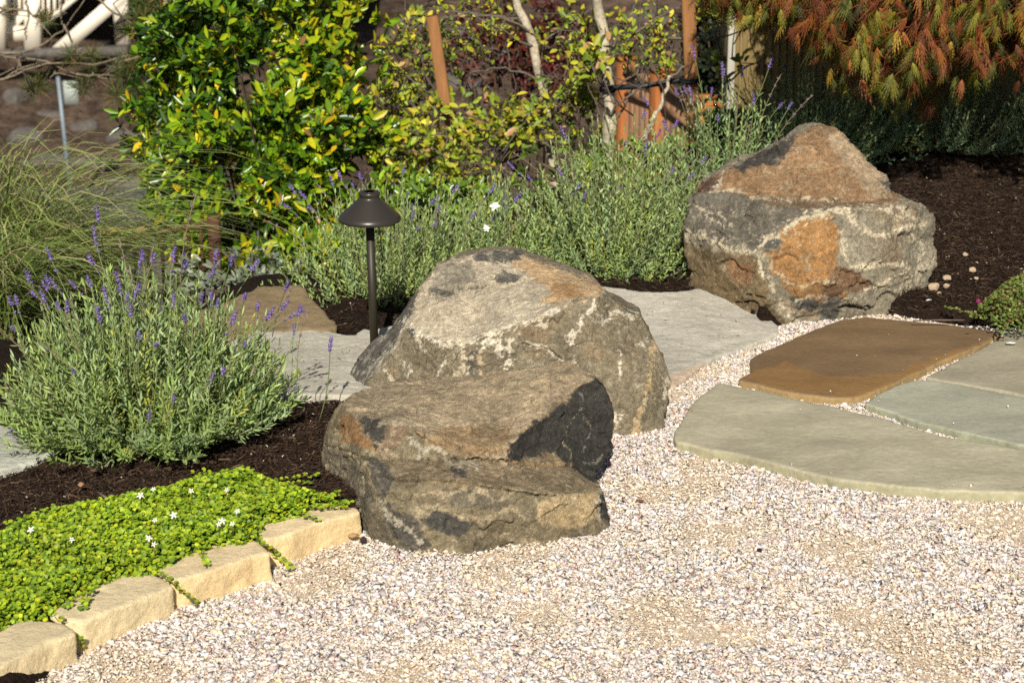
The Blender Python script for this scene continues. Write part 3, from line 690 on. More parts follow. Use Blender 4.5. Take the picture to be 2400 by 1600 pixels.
slab("stone_slab", "broad rough grey slab between the two rear boulders", "stone slab", S1_PX,
     lambda a, b: .012 + .056 * min(1, max(0, (900 - b) / 230 - max(0, (a - 1600) / 220) * .6)), .09, M['slab'], (.46,.425,.35), gp, rough_amp=.0026, seed=5., patches=[([(1560,880),(1655,850),(1650,868),(1590,915),(1540,930)], (.55,.38,.25), .6), ([(1640,850),(1790,790),(1740,800),(1650,830)], (.36,.33,.26), .5)])
slab("stone_slab", "pale grey slab behind the front lavender, left of the path light", "stone slab", [(540,800),(600,775),(669,763),(711,766),(774,775),(801,781),(829,782),(852,767),(870,771),(904,765),(985,745),(1030,800),(900,930),(794,925),(756,922),(717,924),(669,922),(600,925),(530,900)],
     .075, .10, M['slab'], (.48,.445,.36), gp, rough_amp=.0025, seed=6.)
slab("stone_slab", "brown weathered slab behind the pale grey slab", "stone slab", [(400,775),(470,725),(532,703),(555,691),(612,672),(704,665),(719,680),(750,718),(781,749),(792,765),(762,775),(704,768),(651,777),(574,791),(440,800)],
     lambda a, b: .07 + .07 * max(0, (790 - b) / 125), .16, M['slab'], (.21,.155,.085), gp, rough_amp=.004, seed=7.)
slab("stone_slab", "pale greenish slab at the far left below the lavender", "stone slab", [(-220,985),(-80,980),(0,988),(50,1010),(107,1034),(132,1058),(77,1080),(0,1100),(-150,1130),(-260,1100)],
     .075, .10, M['slab'], (.43,.43,.36), gp, rough_amp=.004, seed=8.)
gp = "cream sandstone edging blocks along the gravel"
EDG = [
 ("cream edging block at the lower left corner of the bed", [(-60,1505),(0,1477),(31,1459),(65,1451),(115,1454),(142,1459),(165,1470),(172,1480),(130,1496),(60,1530),(0,1562),(-90,1605)]),
 ("cream edging block with a pale streak, second from the lower left", [(125,1436),(153,1410),(214,1379),(268,1352),(306,1345),(356,1345),(383,1356),(404,1372),(383,1381),(344,1394),(268,1425),(200,1453),(160,1452)]),
 ("golden edging block with vines hanging over both its ends", [(368,1330),(410,1312),(459,1287),(509,1272),(589,1264),(612,1280),(629,1293),(593,1301),(517,1327),(440,1352),(406,1357),(380,1346)]),
 ("golden edging block touching the stepped boulder", [(607,1240),(616,1224),(651,1213),(708,1203),(727,1188),(796,1180),(830,1189),(842,1200),(823,1205),(765,1219),(689,1246),(631,1262),(612,1258)]),
]
for i, (lb, ol) in enumerate(EDG):
    mx_ = sum(p[0] for p in ol) / len(ol); my_ = sum(p[1] for p in ol) / len(ol); ol = [(mx_ + (a - mx_) * 1.05, my_ + (b_ - my_) * 1.04) for a, b_ in ol]
    slab("edging_block", lb, "edging stone", ol, .066, .12, M['edging'], (.70,.55,.33) if i > 1 else (.70,.57,.35), gp, rough_amp=.0010, seed=20. + i, vox=.004, bevel_it=7, flare=.05, edge_col=(.76,.57,.30) if i > 1 else (.75,.61,.36))

# ------------------------------------------------------------------ gravel chips
def pxregion(rs, n, poly, z=0.0, ylim=None):
    """random ground points whose photo position falls in a pixel polygon, uniform on the ground"""
    W = np.array([PZ(a, b, z)[:2] for a, b in poly]); lo = W.min(0); hi = W.max(0); out = []
    cnt = 0
    while cnt < n:
        p = lo + rs.rand(n * 2, 2) * (hi - lo); m = inpoly(p[:, 0], p[:, 1], W); p = p[m]; out.append(p); cnt += len(p)
    return np.concatenate(out)[:n]
def make_gravel():
    rs = np.random.RandomState(5)
    vis = [(40, 1640), (186, 1532), (318, 1471), (417, 1427), (490, 1394), (616, 1318), (681, 1295), (850, 1253), (900, 1200), (1380, 1030), (1420, 850), (1579, 810), (1700, 800), (1800, 775), (1870, 757), (1975, 738), (2025, 733),
           (2140, 750), (2346, 778), (2470, 770), (2560, 1700), (-20, 1700)]
    n = 125000
    p = pxregion(rs, n, vis)
    keep = np.ones(len(p), bool)
    stray = np.zeros(len(p)); luck = rs.rand(len(p))
    for f in FOOT:
        ins = inpoly(p[:, 0], p[:, 1], f); dd = polydist(p[:, 0], p[:, 1], [tuple(q) for q in f] + [tuple(f[0])])
        lie = ins & (dd > .006) & (luck < np.where(dd < .03, .005, .0003)); stray[lie] = .031 if f is not FOOT[4] else .05
        keep &= ~(ins & (dd > .004)) | (lie if len(f) and f is not FOOT[4] else False)
    p = p[keep]; stray = stray[keep]; n = len(p)
    P3 = np.stack([p[:, 0], p[:, 1], 0 * p[:, 0]], 1)
    sandy = fbm(P3, 3.2, 3, 2.)
    z = .001 + .0055 * rs.rand(n) - .0085 * sstep(.0, .4, sandy) * (rs.rand(n) < .7) + .006 * noise(P3, 5)
    z = np.where(stray > 0, stray, z)
    # chips creep up against stones
    T = np.array([[-1, -.7, -1], [.9, -1, -1], [1, .6, -1], [-.6, 1, -1], [-.7, -.5, 1], [.7, -.6, .7], [.5, .7, 1], [-.8, .5, .6]], float) * .5
    F = np.array([[0, 2, 1], [0, 3, 2], [4, 5, 6], [4, 6, 7], [0, 1, 5], [0, 5, 4], [1, 2, 6], [1, 6, 5], [2, 3, 7], [2, 7, 6], [3, 0, 4], [3, 4, 7]])
    pal = np.array([(.78,.76,.74), (.62,.60,.62), (.50,.50,.53), (.72,.62,.48), (.78,.65,.46), (.64,.50,.46), (.42,.27,.26), (.36,.36,.39), (.86,.85,.84), (.60,.49,.50), (.70,.66,.66)])
    pr = np.array([.22, .14, .05, .11, .09, .08, .03, .02, .11, .06, .12]); pr /= pr.sum()
    mb = MB(); grp = rs.randint(0, 5, n)
    size = np.clip(rs.lognormal(math.log(.0070), .44, n), .0035, .019); size = np.where(stray > 0, size * .55, size)
    for g in range(5):
        m = grp == g; k = m.sum(); Tg = T + rs.normal(0, .14, T.shape)
        N = np.stack([rs.normal(0, .55, k), rs.normal(0, .55, k), np.ones(k)], 1)
        D = rdir(rs, k); D[:, 2] *= .3
        s = size[m]
        C = pal[rs.choice(len(pal), k, p=pr)] * (1 + .10 * rs.normal(size=k))[:, None] * np.array([.99, .955, .925])
        sy = sandy[m]; blend = (.05 + sstep(-.1, .4, sy) * .5)[:, None]; C = C * (1 - blend) + np.array((.78,.66,.48)) * blend
        scatter(mb, Tg, F, np.stack([p[m, 0], p[m, 1], z[m]], 1), D, N, np.stack([s * (1 + .4 * rs.rand(k)), s * (.6 + .3 * rs.rand(k)), s * (.16 + .22 * rs.rand(k))], 1), np.clip(C, .05, .9))
    q = pxregion(rs, 110000, vis); kq = np.ones(len(q), bool)
    for f in FOOT: kq &= ~inpoly(q[:, 0], q[:, 1], f)
    q = q[kq]; k = len(q); T4 = np.array([[-.5, -.4, 0], [.5, -.3, 0], [0, .5, 0], [0, 0, .5]]); F4 = np.array([[0, 1, 3], [1, 2, 3], [2, 0, 3]])
    ss = .0022 + .0026 * rs.rand(k); zq = .0025 + .004 * rs.rand(k) + .006 * noise(np.stack([q[:, 0], q[:, 1], 0 * q[:, 0]], 1), 5)
    scatter(mb, T4, F4, np.stack([q[:, 0], q[:, 1], zq], 1), rdir(rs, k) * np.array([1, 1, .3]), np.tile([0, 0, 1.], (k, 1)) + rs.normal(0, .35, (k, 3)), np.stack([ss, ss, ss], 1), np.array([(.72,.60,.45), (.66,.60,.54), (.60,.50,.42), (.78,.70,.58)])[rs.choice(4, k)])
    o = mb.build("gravel", M['gravel'], origin=(0, 4, 0)); tag(o, kind="stuff")
make_gravel()

# ------------------------------------------------------------------ mulch
def make_mulch(name, poly, n, seed, dim=1.0, z0=.055):
    rs = np.random.RandomState(seed)
    p = pxregion(rs, n, poly, z0)
    bd = bed_dist(p[:, 0], p[:, 1]); p = p[bd > -.01]; n = len(p)
    z = ground_z(p[:, 0], p[:, 1]) + .002 + .006 * rs.rand(n)
    T = np.array([[-.5, -.5, 0], [-.5, .5, 0], [-.15, -.5, .35], [-.15, .5, .35], [.2, -.4, .2], [.2, .4, .2], [.5, -.2, -.3], [.5, .2, -.3], [0, 0, -.5]], float)
    F = np.array([[0, 2, 1], [1, 2, 3], [2, 4, 3], [3, 4, 5], [4, 6, 5], [5, 6, 7], [0, 8, 2], [2, 8, 4], [4, 8, 6], [1, 3, 8], [3, 5, 8], [5, 7, 8]])
    D = rdir(rs, n); D[:, 2] *= .28; N = np.stack([rs.normal(0, .5, n), rs.normal(0, .5, n), np.ones(n)], 1)
    L = np.clip(rs.lognormal(math.log(.012), .55, n), .004, .05); Wd = .0008 + .0026 * rs.rand(n) ** 2 * (L / .02)
    base = np.array([(.055,.034,.022), (.04,.024,.016), (.085,.052,.033), (.13,.085,.055), (.03,.02,.015), (.22,.16,.10)])
    C = .74 * base[rs.choice(6, n, p=[.3, .27, .2, .1, .11, .02])] * (1 + .2 * rs.normal(size=n))[:, None] * dim
    mb = MB(); scatter(mb, T, F, np.stack([p[:, 0], p[:, 1], z], 1), D, N, np.stack([L, Wd, Wd * 1.2], 1), np.clip(C, .008, .5))
    m2 = (bed_dist(p[:, 0], p[:, 1]) > .03) & (rs.rand(n) < .0025); q = p[m2]; k = len(q)
    if k:   # tiny pale grit lying on the bark
        scatter(mb, T, F, np.stack([q[:, 0], q[:, 1], z[m2] + .004], 1), rdir(rs, k), np.tile([0, 0, 1.], (k, 1)) + rs.normal(0, .3, (k, 3)), np.stack([.004 + .004 * rs.rand(k)] * 3, 1) * np.array([1, .7, .6]), np.tile([.5, .42, .32], (k, 1)) * (.6 + .5 * rs.rand(k))[:, None])
    o = mb.build(name, M['shred'], origin=(0, 4, 0)); tag(o, kind="stuff"); return o
make_mulch("bark_mulch", [(-60, 1040), (300, 1000), (640, 890), (800, 880), (830, 1000), (860, 1190), (600, 1260), (100, 1420), (-60, 1500)], 40000, 11)
make_mulch("bark_mulch", [(1990, 760), (1980, 400), (2500, 360), (2520, 800)], 36000, 12)
make_mulch("bark_mulch", [(640, 770), (720, 640), (1700, 600), (1730, 700), (1000, 790)], 9000, 13)

def make_crumbs():
    rs = np.random.RandomState(77); mb = MB()
    T = np.array([[-.5, -.3, 0], [.5, -.2, 0], [0, .4, 0], [0, 0, .35]]); F = np.array([[0, 1, 3], [1, 2, 3], [2, 0, 3], [0, 2, 1]])
    for poly, zf, n in (([(1420,680),(1660,700),(1790,775),(1620,860),(1560,850)], lambda a, b: .016 + .056 * min(1, max(0, (900 - b) / 230 - max(0, (a - 1600) / 220) * .6)), 70),
                        ([(640,790),(850,790),(830,890),(700,915)], lambda a, b: .078, 60), ([(560,700),(700,680),(740,740),(600,760)], lambda a, b: .075 + .07 * max(0, (790 - b) / 125), 16)):
        poly = np.array(poly, float); P = []
        while len(P) < n:
            a, b = rs.uniform(poly.min(0), poly.max(0))
            if inpoly(np.array([a]), np.array([b]), poly)[0]: P.append(PZ(a, b, zf(a, b)))
        k = len(P); ss = .003 + .007 * rs.rand(k) ** 3
        scatter(mb, T, F, np.array(P), rdir(rs, k) * np.array([1, 1, .1]), np.tile([0, 0, 1.], (k, 1)), np.stack([ss * 1.6, ss * .5, ss * .5], 1), np.array([(.05,.032,.02), (.12,.08,.05), (.2,.15,.1)])[rs.choice(3, k)])
    o = mb.build("bark_crumbs", M['shred'], origin=(0, 5, 0)); tag(o, kind="stuff")
make_crumbs()
# ------------------------------------------------------------------ creeping ground cover
def make_cover(name, poly, n, seed, size, cols, z0, hump, extra=(), flat=.5, probs=None):
    rs = np.random.RandomState(seed); p = pxregion(rs, n, poly, .07)
    W = np.array([PZ(a, b, .07)[:2] for a, b in poly]); d = polydist(p[:, 0], p[:, 1], [tuple(q) for q in W] + [tuple(W[0])])
    P3 = np.stack([p[:, 0], p[:, 1], 0 * p[:, 0]], 1)
    edge = sstep(0, .05, d); keep = rs.rand(n) < .30 + .7 * sstep(.0, .03, d + .012 * noise(P3, 25)); p = p[keep]; P3 = P3[keep]; edge = edge[keep]; n = len(p)
    z = np.maximum(ground_z(p[:, 0], p[:, 1]), z0) + edge * (hump + .012 * noise(P3, 9)) * (rs.rand(n) ** .5) + .003
    T, F = ROUND - np.array([.5, 0, 0]), ROUND_F
    N = np.stack([rs.normal(0, flat, n), rs.normal(-.25, flat, n), np.ones(n)], 1); D = rdir(rs, n); D[:, 2] *= .3
    s = size * (.6 + .6 * rs.rand(n)); cols = np.array(cols)
    C = cols[rs.choice(len(cols), n, p=probs)] * (1 + .15 * rs.normal(size=n))[:, None] * (1 + .2 * noise(P3, 8))[:, None]
    mb = MB(); scatter(mb, T, F, np.stack([p[:, 0], p[:, 1], z], 1), D, N, np.stack([s, s * .9, s], 1), np.clip(C, .02, .7))
    for vine in extra:     # trailing stems with leaf pairs draped over the stones: [(px,py,z)...]
        q = np.array([PZ(a, b, zz_) for a, b, zz_ in vine]); seg = []
        for a, b in zip(q[:-1], q[1:]):
            k = max(2, int(np.linalg.norm(b - a) / .006)); seg.append(a + (b - a) * np.linspace(0, 1, k, endpoint=False)[:, None])
        q = np.concatenate(seg + [q[-1:]]); q = q + .0015 * rs.normal(size=q.shape)
        if len(q) < 3: continue
        mb.tube(q, .0011, (.12,.07,.04), seg=4)
        qq = q[::2]; k = len(qq)
        for sg in (-1, 1):
            t = np.gradient(qq, axis=0); sd_ = np.cross(t, [0, 0, 1.]); sd_ /= np.linalg.norm(sd_, axis=1)[:, None] + 1e-9
            Dv = sd_ * sg + rs.normal(0, .3, (k, 3)); Dv[:, 2] = .15
            ss = size * (.75 + .45 * rs.rand(k)); nn = np.tile([0, -.45, 1.], (k, 1)) + rs.normal(0, .25, (k, 3))
            scatter(mb, ROUND, ROUND_F, qq + np.array([0, 0, .003]), Dv, nn, np.stack([ss] * 3, 1), np.clip(cols[rs.choice(len(cols), k, p=probs)] * (1 + .12 * rs.normal(size=k))[:, None], .02, .7))
    return mb, rs
GC = [(-60,1275),(0,1240),(30,1222),(77,1203),(126,1194),(237,1174),(306,1159),(383,1144),(429,1125),(459,1113),(497,1109),(566,1102),(597,1107),(651,1125),(727,1152),(796,1162),(826,1186),(800,1194),(735,1196),(715,1212),(640,1228),(610,1262),(590,1276),(510,1286),(460,1300),(400,1330),(350,1352),(290,1358),(230,1388),(170,1412),(130,1440),(60,1452),(20,1470),(-60,1520)]
S = 0.382653
def z5(u, v): return (u * S, 1050 + v * S)
vines = [
 [(*z5(1040,700), .075), (*z5(1090,660), .075)],
 [(*z5(1230,600), .08), (*z5(1240,650), .075), (*z5(1255,690), .072), (*z5(1268,730), .07)],
 [(*z5(1540,520), .085), (*z5(1610,590), .07), (*z5(1660,620), .045), (*z5(1700,670), .02), (*z5(1780,735), .012)],
 [(*z5(930,745), .08), (*z5(1010,790), .075), (*z5(1070,840), .06), (*z5(1120,880), .04), (*z5(1200,960), .012)],
 [(*z5(560,870), .08), (*z5(520,930), .075), (*z5(505,990), .07)], [(*z5(480,910), .08), (*z5(440,930), .075), (*z5(412,990), .07)],
 [(*z5(330,1030), .08), (*z5(400,1060), .072)], [(*z5(490,1170), .04), (*z5(505,1230), .012)],
 [(*z5(1840,400), .08), (*z5(1900,425), .074), (*z5(1955,445), .071)], [(*z5(1880,360), .08), (*z5(1980,372), .074), (*z5(2060,365), .073), (*z5(2140,368), .072)],
 [(*z5(1560,480), .08), (*z5(1625,490), .075)], [(*z5(1620,200), .07), (*z5(1750,190), .07), (*z5(1850,175), .072), (*z5(1960,172), .075)],
 [(*z5(1600,170), .07), (*z5(1540,150), .075), (*z5(1480,125), .08)], [(*z5(40,470), .07), (*z5(120,450), .07), (*z5(200,440), .07)],
 [(*z5(2000,300), .07), (*z5(2060,290), .085), (*z5(2080,265), .10)], [(*z5(2100,330), .08), (*z5(2140,340), .085)],
 [(*z5(1280,150), .07), (*z5(1180,160), .07)], [(*z5(440,380), .07), (*z5(330,375), .07)], [(*z5(1760,220), .07), (*z5(1900,215), .07)],
]
mb, rs = make_cover("x", GC, 19500, 31, .0104, [(.27,.38,.012), (.20,.32,.012), (.34,.43,.015), (.11,.21,.012), (.44,.46,.02)], .058, .035, vines, .60, [.34, .26, .2, .12, .08])
o = mb.build("ground_cover", M['leaf'], smooth=True); tag(o, kind="stuff")
GC2 = [(2265,735),(2290,722),(2300,700),(2330,680),(2360,660),(2400,640),(2480,640),(2490,790),(2400,772),(2350,776),(2320,752),(2300,742)]
mb, rs = make_cover("x", GC2, 5200, 32, .009, [(.15,.20,.04), (.10,.15,.03), (.22,.24,.06), (.2,.06,.04)], .06, .05, [[(2215,720,.06),(2250,730,.06),(2275,735,.065)]], .6, [.45, .3, .18, .07])
o = mb.build("ground_cover", M['leaf'], smooth=True); tag(o, kind="stuff")
mbp = None
# small white flowers standing in the ground cover
def white_flower(name, pos, size, label, seed, lean=(0, 0), colr=(.85,.85,.82), centre=(.6,.55,.2)):
    rs = np.random.RandomState(seed); h = .028
    e = empty(name, (pos[0], pos[1], pos[2] - h)); tag(e, label, "flower")
    top = np.array(pos)
    b = MB(); b.tube([top - [0, 0, h], top - [lean[0] * .5, lean[1] * .5, h * .4], top], .0008, (.2,.16,.06), seg=4); b.build("flower_stem", M['leaf'], e)
    b = MB(); k = 5; an = np.arange(k) / k * 2 * math.pi + rs.rand()
    N0 = np.array([rs.normal(0, .3), -.75, .8]); N0 /= np.linalg.norm(N0); a1 = np.cross(N0, [0, 0, 1.]); a1 /= np.linalg.norm(a1); a2 = np.cross(N0, a1)
    D = np.cos(an)[:, None] * a1 + np.sin(an)[:, None] * a2 + .15 * N0
    sc_ = size * (.85 + .3 * rs.rand(k))
    scatter(b, OVAL, OVAL_F, np.tile(top, (k, 1)), D, np.tile(N0, (k, 1)), np.stack([sc_, sc_ * .42, sc_], 1), np.tile(colr, (k, 1)))
    b.build("petals", M['petal'], e)
    b = MB(); b.lathe([(0, .0016), (.0014, .001), (.0016, 0), (0, -.001)], top + N0 * .001, centre, seg=8); b.build("flower_eye", M['petal'], e)
    return e
WF = [((190,500), "small white flower near the left edge of the green ground cover"), ((440,560), "small white flower above the cream block's vines, second from the left"),
      ((940,250), "small white flower at the upper edge of the ground cover beside the bark"), ((860,290), "largest white flower on the upper left edge of the ground cover"),
      ((1170,262), "white flower on the upper rim straight below the lavender"), ((1388,255), "white flower on the upper rim nearest the stepped boulder"),
      ((1062,410), "white flower in the middle of the ground cover with a tilted petal"), ((948,440), "white flower just left of the middle one"),
      ((1452,385), "white flower nearest the golden edging block by the boulder"), ((1360,445), "upper of two touching white flowers right of the middle"),
      ((1340,465), "lower of two touching white flowers right of the middle"), ((1425,462), "small white flower right of the touching pair"),
      ((910,550), "flat white flower above the lowest white flower"), ((944,588), "lowest white flower over the edging blocks")]
for i, ((u, v), lb) in enumerate(WF):
    a, b_ = z5(u, v); white_flower("white_flower", PZ(a, b_, .110), .0066 + .0018 * (i % 3 == 0), lb, 100 + i)
for i, ((a, b_), lb) in enumerate([((2360,664), "tiny magenta flower at the top of the right hand creeping plant"), ((2293,705), "tiny magenta flower at the left side of the right hand creeping plant"), ((2392,706), "tiny pink flower on the right rim of the creeping plant")]):
    white_flower("pink_flower", PZ(a, b_, .10), .007, lb, 150 + i, colr=(.42,.02,.16), centre=(.4,.05,.1))

# ------------------------------------------------------------------ lavender
def lavender(name, label, base, R, H, nsh, seed, leafn=26, col=(.235,.32,.085), leafl=.026, ry=1.0, spikes=0, spike_len=(.08, .18), up=.0, spike_at=None, dry=0.1, stems_only=None, bluish=.42, group="lavender plants in the bed"):
    rs = np.random.RandomState(seed); base = np.array(base, float)
    e = empty(name, base); tag(e, label, "lavender", group)
    th = np.arccos(1 - rs.rand(nsh) * .92); ph = rs.rand(nsh) * 2 * math.pi
    rr = .80 + .3 * rs.rand(nsh); inn = rs.rand(nsh) < .42; rr[inn] *= .5 + .4 * rs.rand(inn.sum())
    end = np.stack([R * np.sin(th) * np.cos(ph) * rr, R * ry * np.sin(th) * np.sin(ph) * rr, H * (np.cos(th) * .92 + .10) * rr], 1)
    st = np.stack([.16 * R * np.cos(ph) * rs.rand(nsh), .16 * R * ry * np.sin(ph) * rs.rand(nsh), 0 * th], 1)
    ctl = st * .2 + end * .8; ctl[:, 2] = end[:, 2] * .42; ctl[:, :2] *= 1.04
    mb = MB(); ws = MB()
    Ps, Ds, Ns, Ss, Cs = [], [], [], [], []
    for i in range(nsh):
        k = leafn + rs.randint(-4, 5); t = np.linspace(.34, 1, k) ** 1.0
        q = (1 - t)[:, None] ** 2 * st[i] + 2 * (t * (1 - t))[:, None] * ctl[i] + t[:, None] ** 2 * end[i]
        tg = 2 * (1 - t)[:, None] * (ctl[i] - st[i]) + 2 * t[:, None] * (end[i] - ctl[i]); tg /= np.linalg.norm(tg, axis=1)[:, None] + 1e-9
        tg[:, 2] += .25; tg /= np.linalg.norm(tg, axis=1)[:, None]
        sd_ = np.cross(tg, rdir(rs, 1)[0]); sd_ /= np.linalg.norm(sd_, axis=1)[:, None] + 1e-9; sb = np.cross(tg, sd_)
        aa = np.arange(k) * 1.9 + rs.rand() * 6
        out = np.cos(aa)[:, None] * sd_ + np.sin(aa)[:, None] * sb
        open_ = .55 + .5 * rs.rand(k) - .35 * (t > .93)
        D = tg * (1.05 - open_ * .4)[:, None] + out * open_[:, None]; D[:, 2] += up
        Ln = leafl * (.55 + .6 * rs.rand(k)) * (1.15 - .45 * t)
        Ps.append(q); Ds.append(D); Ns.append(out + .4 * rdir(rs, k) + tg * .3); Ss.append(np.stack([Ln, .0036 + .0018 * rs.rand(k), Ln * .8], 1))
        fr = rs.rand(); bl = np.array([.22,.30,.19]) * bluish * 1.0 + np.array(col) * (1 - bluish)
        c0 = bl if rs.rand() < .55 else np.array(col) * (.9 + .35 * rs.rand())
        if rs.rand() < .05: c0 = np.array([.36,.38,.07])
        Cs.append(np.tile(c0, (k, 1)) * (.78 + .3 * t + .2 * rs.rand(k))[:, None])
        if i % 2 == 0:
            tt = np.linspace(0, 1, 7); w_ = (1 - tt)[:, None] ** 2 * st[i] + 2 * (tt * (1 - tt))[:, None] * ctl[i] + tt[:, None] ** 2 * end[i]
            ws.tube(w_ + base, .0022 - .0012 * tt, np.stack([.14 + .10 * tt, .10 + .16 * tt, .06 + .05 * tt], 1), seg=4)
    scatter(mb, NARROW, NARROW_F, np.concatenate(Ps) + base, np.concatenate(Ds), np.concatenate(Ns), np.concatenate(Ss), np.clip(np.concatenate(Cs), .02, .6))
    mb.build("foliage", M['leaf'], e); ws.build("stems", M['bark'], e)
    # flower stalks: each its own child, blossom a sub-part
    for j in range(spikes):
        if spike_at is not None and j < len(spike_at):
            px, py, Yd, L = spike_at[j]; tip = PY(px, py, Yd) - base; a0 = tip + np.array([rs.normal(-np.sign(tip[0]) * .25, .06) * L, rs.normal(0, .05), -L])
        else:
            t2 = math.acos(1 - rs.rand() * .42); p2 = rs.rand() * 2 * math.pi
            a0 = np.array([R * .85 * math.sin(t2) * math.cos(p2), R * ry * .85 * math.sin(t2) * math.sin(p2), H * .8 * math.cos(t2)])
            L = rs.uniform(*spike_len); tip = a0 + np.array([a0[0] * .45 / R * .3 + rs.normal(0, .02), rs.normal(0, .02), L * 1.0])
            tip[0] += a0[0] * .25
        protos = LAV_DRY if rs.rand() < dry else LAV_PROTO
        put_stalk(e, a0, tip, rs, protos)
    return e
def stalk_proto(seed, dryp):
    """unit stalk: stem from (0,0,0) to (0,0,1) with whorls near the tip (in metres for width: built at length .18)"""
    rs = np.random.RandomState(seed); L = .18
    s = MB(); t = np.linspace(0, 1, 7); bend = .012 * np.sin(t * 2.4)
    pts = np.stack([bend, .006 * np.sin(t * 4 + seed), t * L], 1)
    s.tube(pts, .0011, (.22,.28,.10) if not dryp else (.3,.22,.13), seg=4)
    # a leaf pair
    for h in (.25, .45):
        q = np.array([np.interp(h, t, pts[:, 0]), np.interp(h, t, pts[:, 1]), h * L])
        D = np.array([[1, .3, 1.2], [-1, -.3, 1.2]]); scatter(s, NARROW, NARROW_F, np.tile(q, (2, 1)), D, np.array([[0, 1, .2], [0, 1, .2]]), np.tile([.02, .0026, .02], (2, 1)), np.tile([.22, .29, .11], (2, 1)))
    b = MB()
    octa = np.array([[1, 0, 0], [-.1, .5, 0], [-.1, -.5, 0], [-.1, 0, .5], [-.1, 0, -.5], [-.5, 0, 0]], float); of = np.array([[0, 1, 3], [0, 3, 2], [0, 2, 4], [0, 4, 1], [5, 3, 1], [5, 2, 3], [5, 4, 2], [5, 1, 4]])
    hs = [(.72, .6), (.80, .8), (.86, 1.0), (.91, 1.0), (.955, .85), (.99, .5)] if not dryp else [(.62, .8), (.78, .9), (.9, .8), (.98, .5)]
    if not dryp and seed % 3 == 0: hs = hs[2:]
    if not dryp and seed % 3 == 1: hs = hs[:1] + hs[2:]
    for h, f in hs:
        q = np.array([np.interp(h, t, pts[:, 0]), np.interp(h, t, pts[:, 1]), h * L]); k = int(9 * f) + 3
        a = rs.rand(k) * 6.28; D = np.stack([np.cos(a), np.sin(a), .7 + .8 * rs.rand(k)], 1)
        c = np.array([(.17,.10,.38), (.24,.16,.46), (.12,.08,.24), (.30,.22,.50)])[rs.choice(4, k)] if not dryp else np.array([(.22,.17,.13), (.30,.22,.15), (.2,.16,.2)])[rs.choice(3, k)]
        ll = (.0047 + .0028 * rs.rand(k)) * f ** .5
        scatter(b, octa, of, q + D * .0016 + rs.normal(0, .0012, (k, 3)), D, rdir(rs, k), np.stack([ll, ll * .62, ll * .62], 1), c * (.8 + .4 * rs.rand(k))[:, None])
    so_ = s.build("flower_stalk", M['leaf'], origin=(0, 0, 0)); bo = b.build("blossom", M['petal'], origin=(0, 0, 0)); bo.parent = so_
    return so_
def put_stalk(e, a0, tip, rs, protos):
    src = protos[rs.randint(len(protos))]
    c = src if not src.get("used") else None
    if c is None:
        c = src.copy(); COL.objects.link(c)
        for ch in src.children:
            d = ch.copy(); COL.objects.link(d); d.parent = c
    src["used"] = 1
    c.parent = e; v = Vector(tip - a0); L = v.length; s = L / .18
    c.location = tuple(a0); c.rotation_mode = 'QUATERNION'
    from mathutils import Quaternion
    c.rotation_quaternion = v.to_track_quat('Z', 'Y') @ Quaternion((0, 0, 1), rs.rand() * 6.28)
    wsc = min(1.15, max(.7, s ** .3)); c.scale = (wsc, wsc, s)
    for ch in c.children: ch.scale = (1, 1, 1)
LAV_PROTO = [stalk_proto(i, False) for i in range(6)]; LAV_DRY = [stalk_proto(20 + i, True) for i in range(3)]
sp1 = [(218,490,4.45,.24),(228,530,4.42,.2),(275,560,4.4,.2),(113,580,4.42,.2),(468,458,4.45,.3),(335,590,4.4,.17),(65,630,4.4,.15),(105,650,4.4,.16),(210,645,4.35,.16),(245,670,4.3,.15),(285,665,4.35,.15),(330,665,4.32,.15),
       (405,685,4.3,.12),(540,605,4.42,.2),(508,590,4.5,.2),(360,590,4.5,.16),(370,575,4.6,.18),(465,690,4.3,.1),(428,745,4.15,.1),(375,810,4.1,.08),(520,700,4.4,.12),(490,680,4.4,.14),(585,690,4.4,.13),(610,710,4.4,.12),(665,665,4.45,.16),
       (700,715,4.4,.15),(730,730,4.35,.16),(690,760,4.4,.12),(175,860,4.1,.06),(515,860,4.05,.1),(510,875,4.05,.08),(405,925,4.0,.06),(350,960,4.0,.05),(170,690,4.3,.14),(160,720,4.3,.12),(20,885,4.2,.06),(20,700,4.45,.14),
       (45,690,4.5,.15),(425,605,4.5,.16),(570,800,4.2,.08),(300,690,4.3,.12),(228,720,4.3,.12),(90,700,4.4,.12),(260,640,4.45,.16),(590,860,4.2,.08),(30,1000,4.1,.05),(780,790,4.55,.22)]
L1 = lavender("lavender_plant", "large bushy lavender with many purple spikes at the left in front", PZ(338, 1060, .05) + np.array([-.01, .09, 0]), .35, .385, 900, 41, leafn=30, leafl=.035, spikes=72, spike_at=sp1, dry=.12, ry=.95)
L2 = lavender("lavender_plant", "round lavender behind the path light beside the pale slab", PY(925, 758, 5.78), .38, .42, 620, 42, leafn=26, spikes=30, dry=.3, ry=.8, leafl=.026)
L2b = lavender("lavender_plant", "dense lavender directly behind the pyramid boulder's peak", PY(1190, 668, 6.05), .30, .34, 380, 47, leafn=26, spikes=6, dry=.3, ry=.9, leafl=.026)
L3 = lavender("lavender_plant", "bushy grey green lavender left of the peaked boulder", PY(1445, 668, 6.05), .34, .50, 640, 43, leafn=28, spikes=26, dry=.35, ry=.8, leafl=.027)
L4 = lavender("lavender_plant", "tall wispy lavender behind the peaked boulder's left slope", PY(1690, 520, 6.7), .25, .45, 200, 44, leafn=26, spikes=20, dry=.5, ry=1.0, leafl=.030, spike_len=(.12, .26), col=(.2,.30,.10))
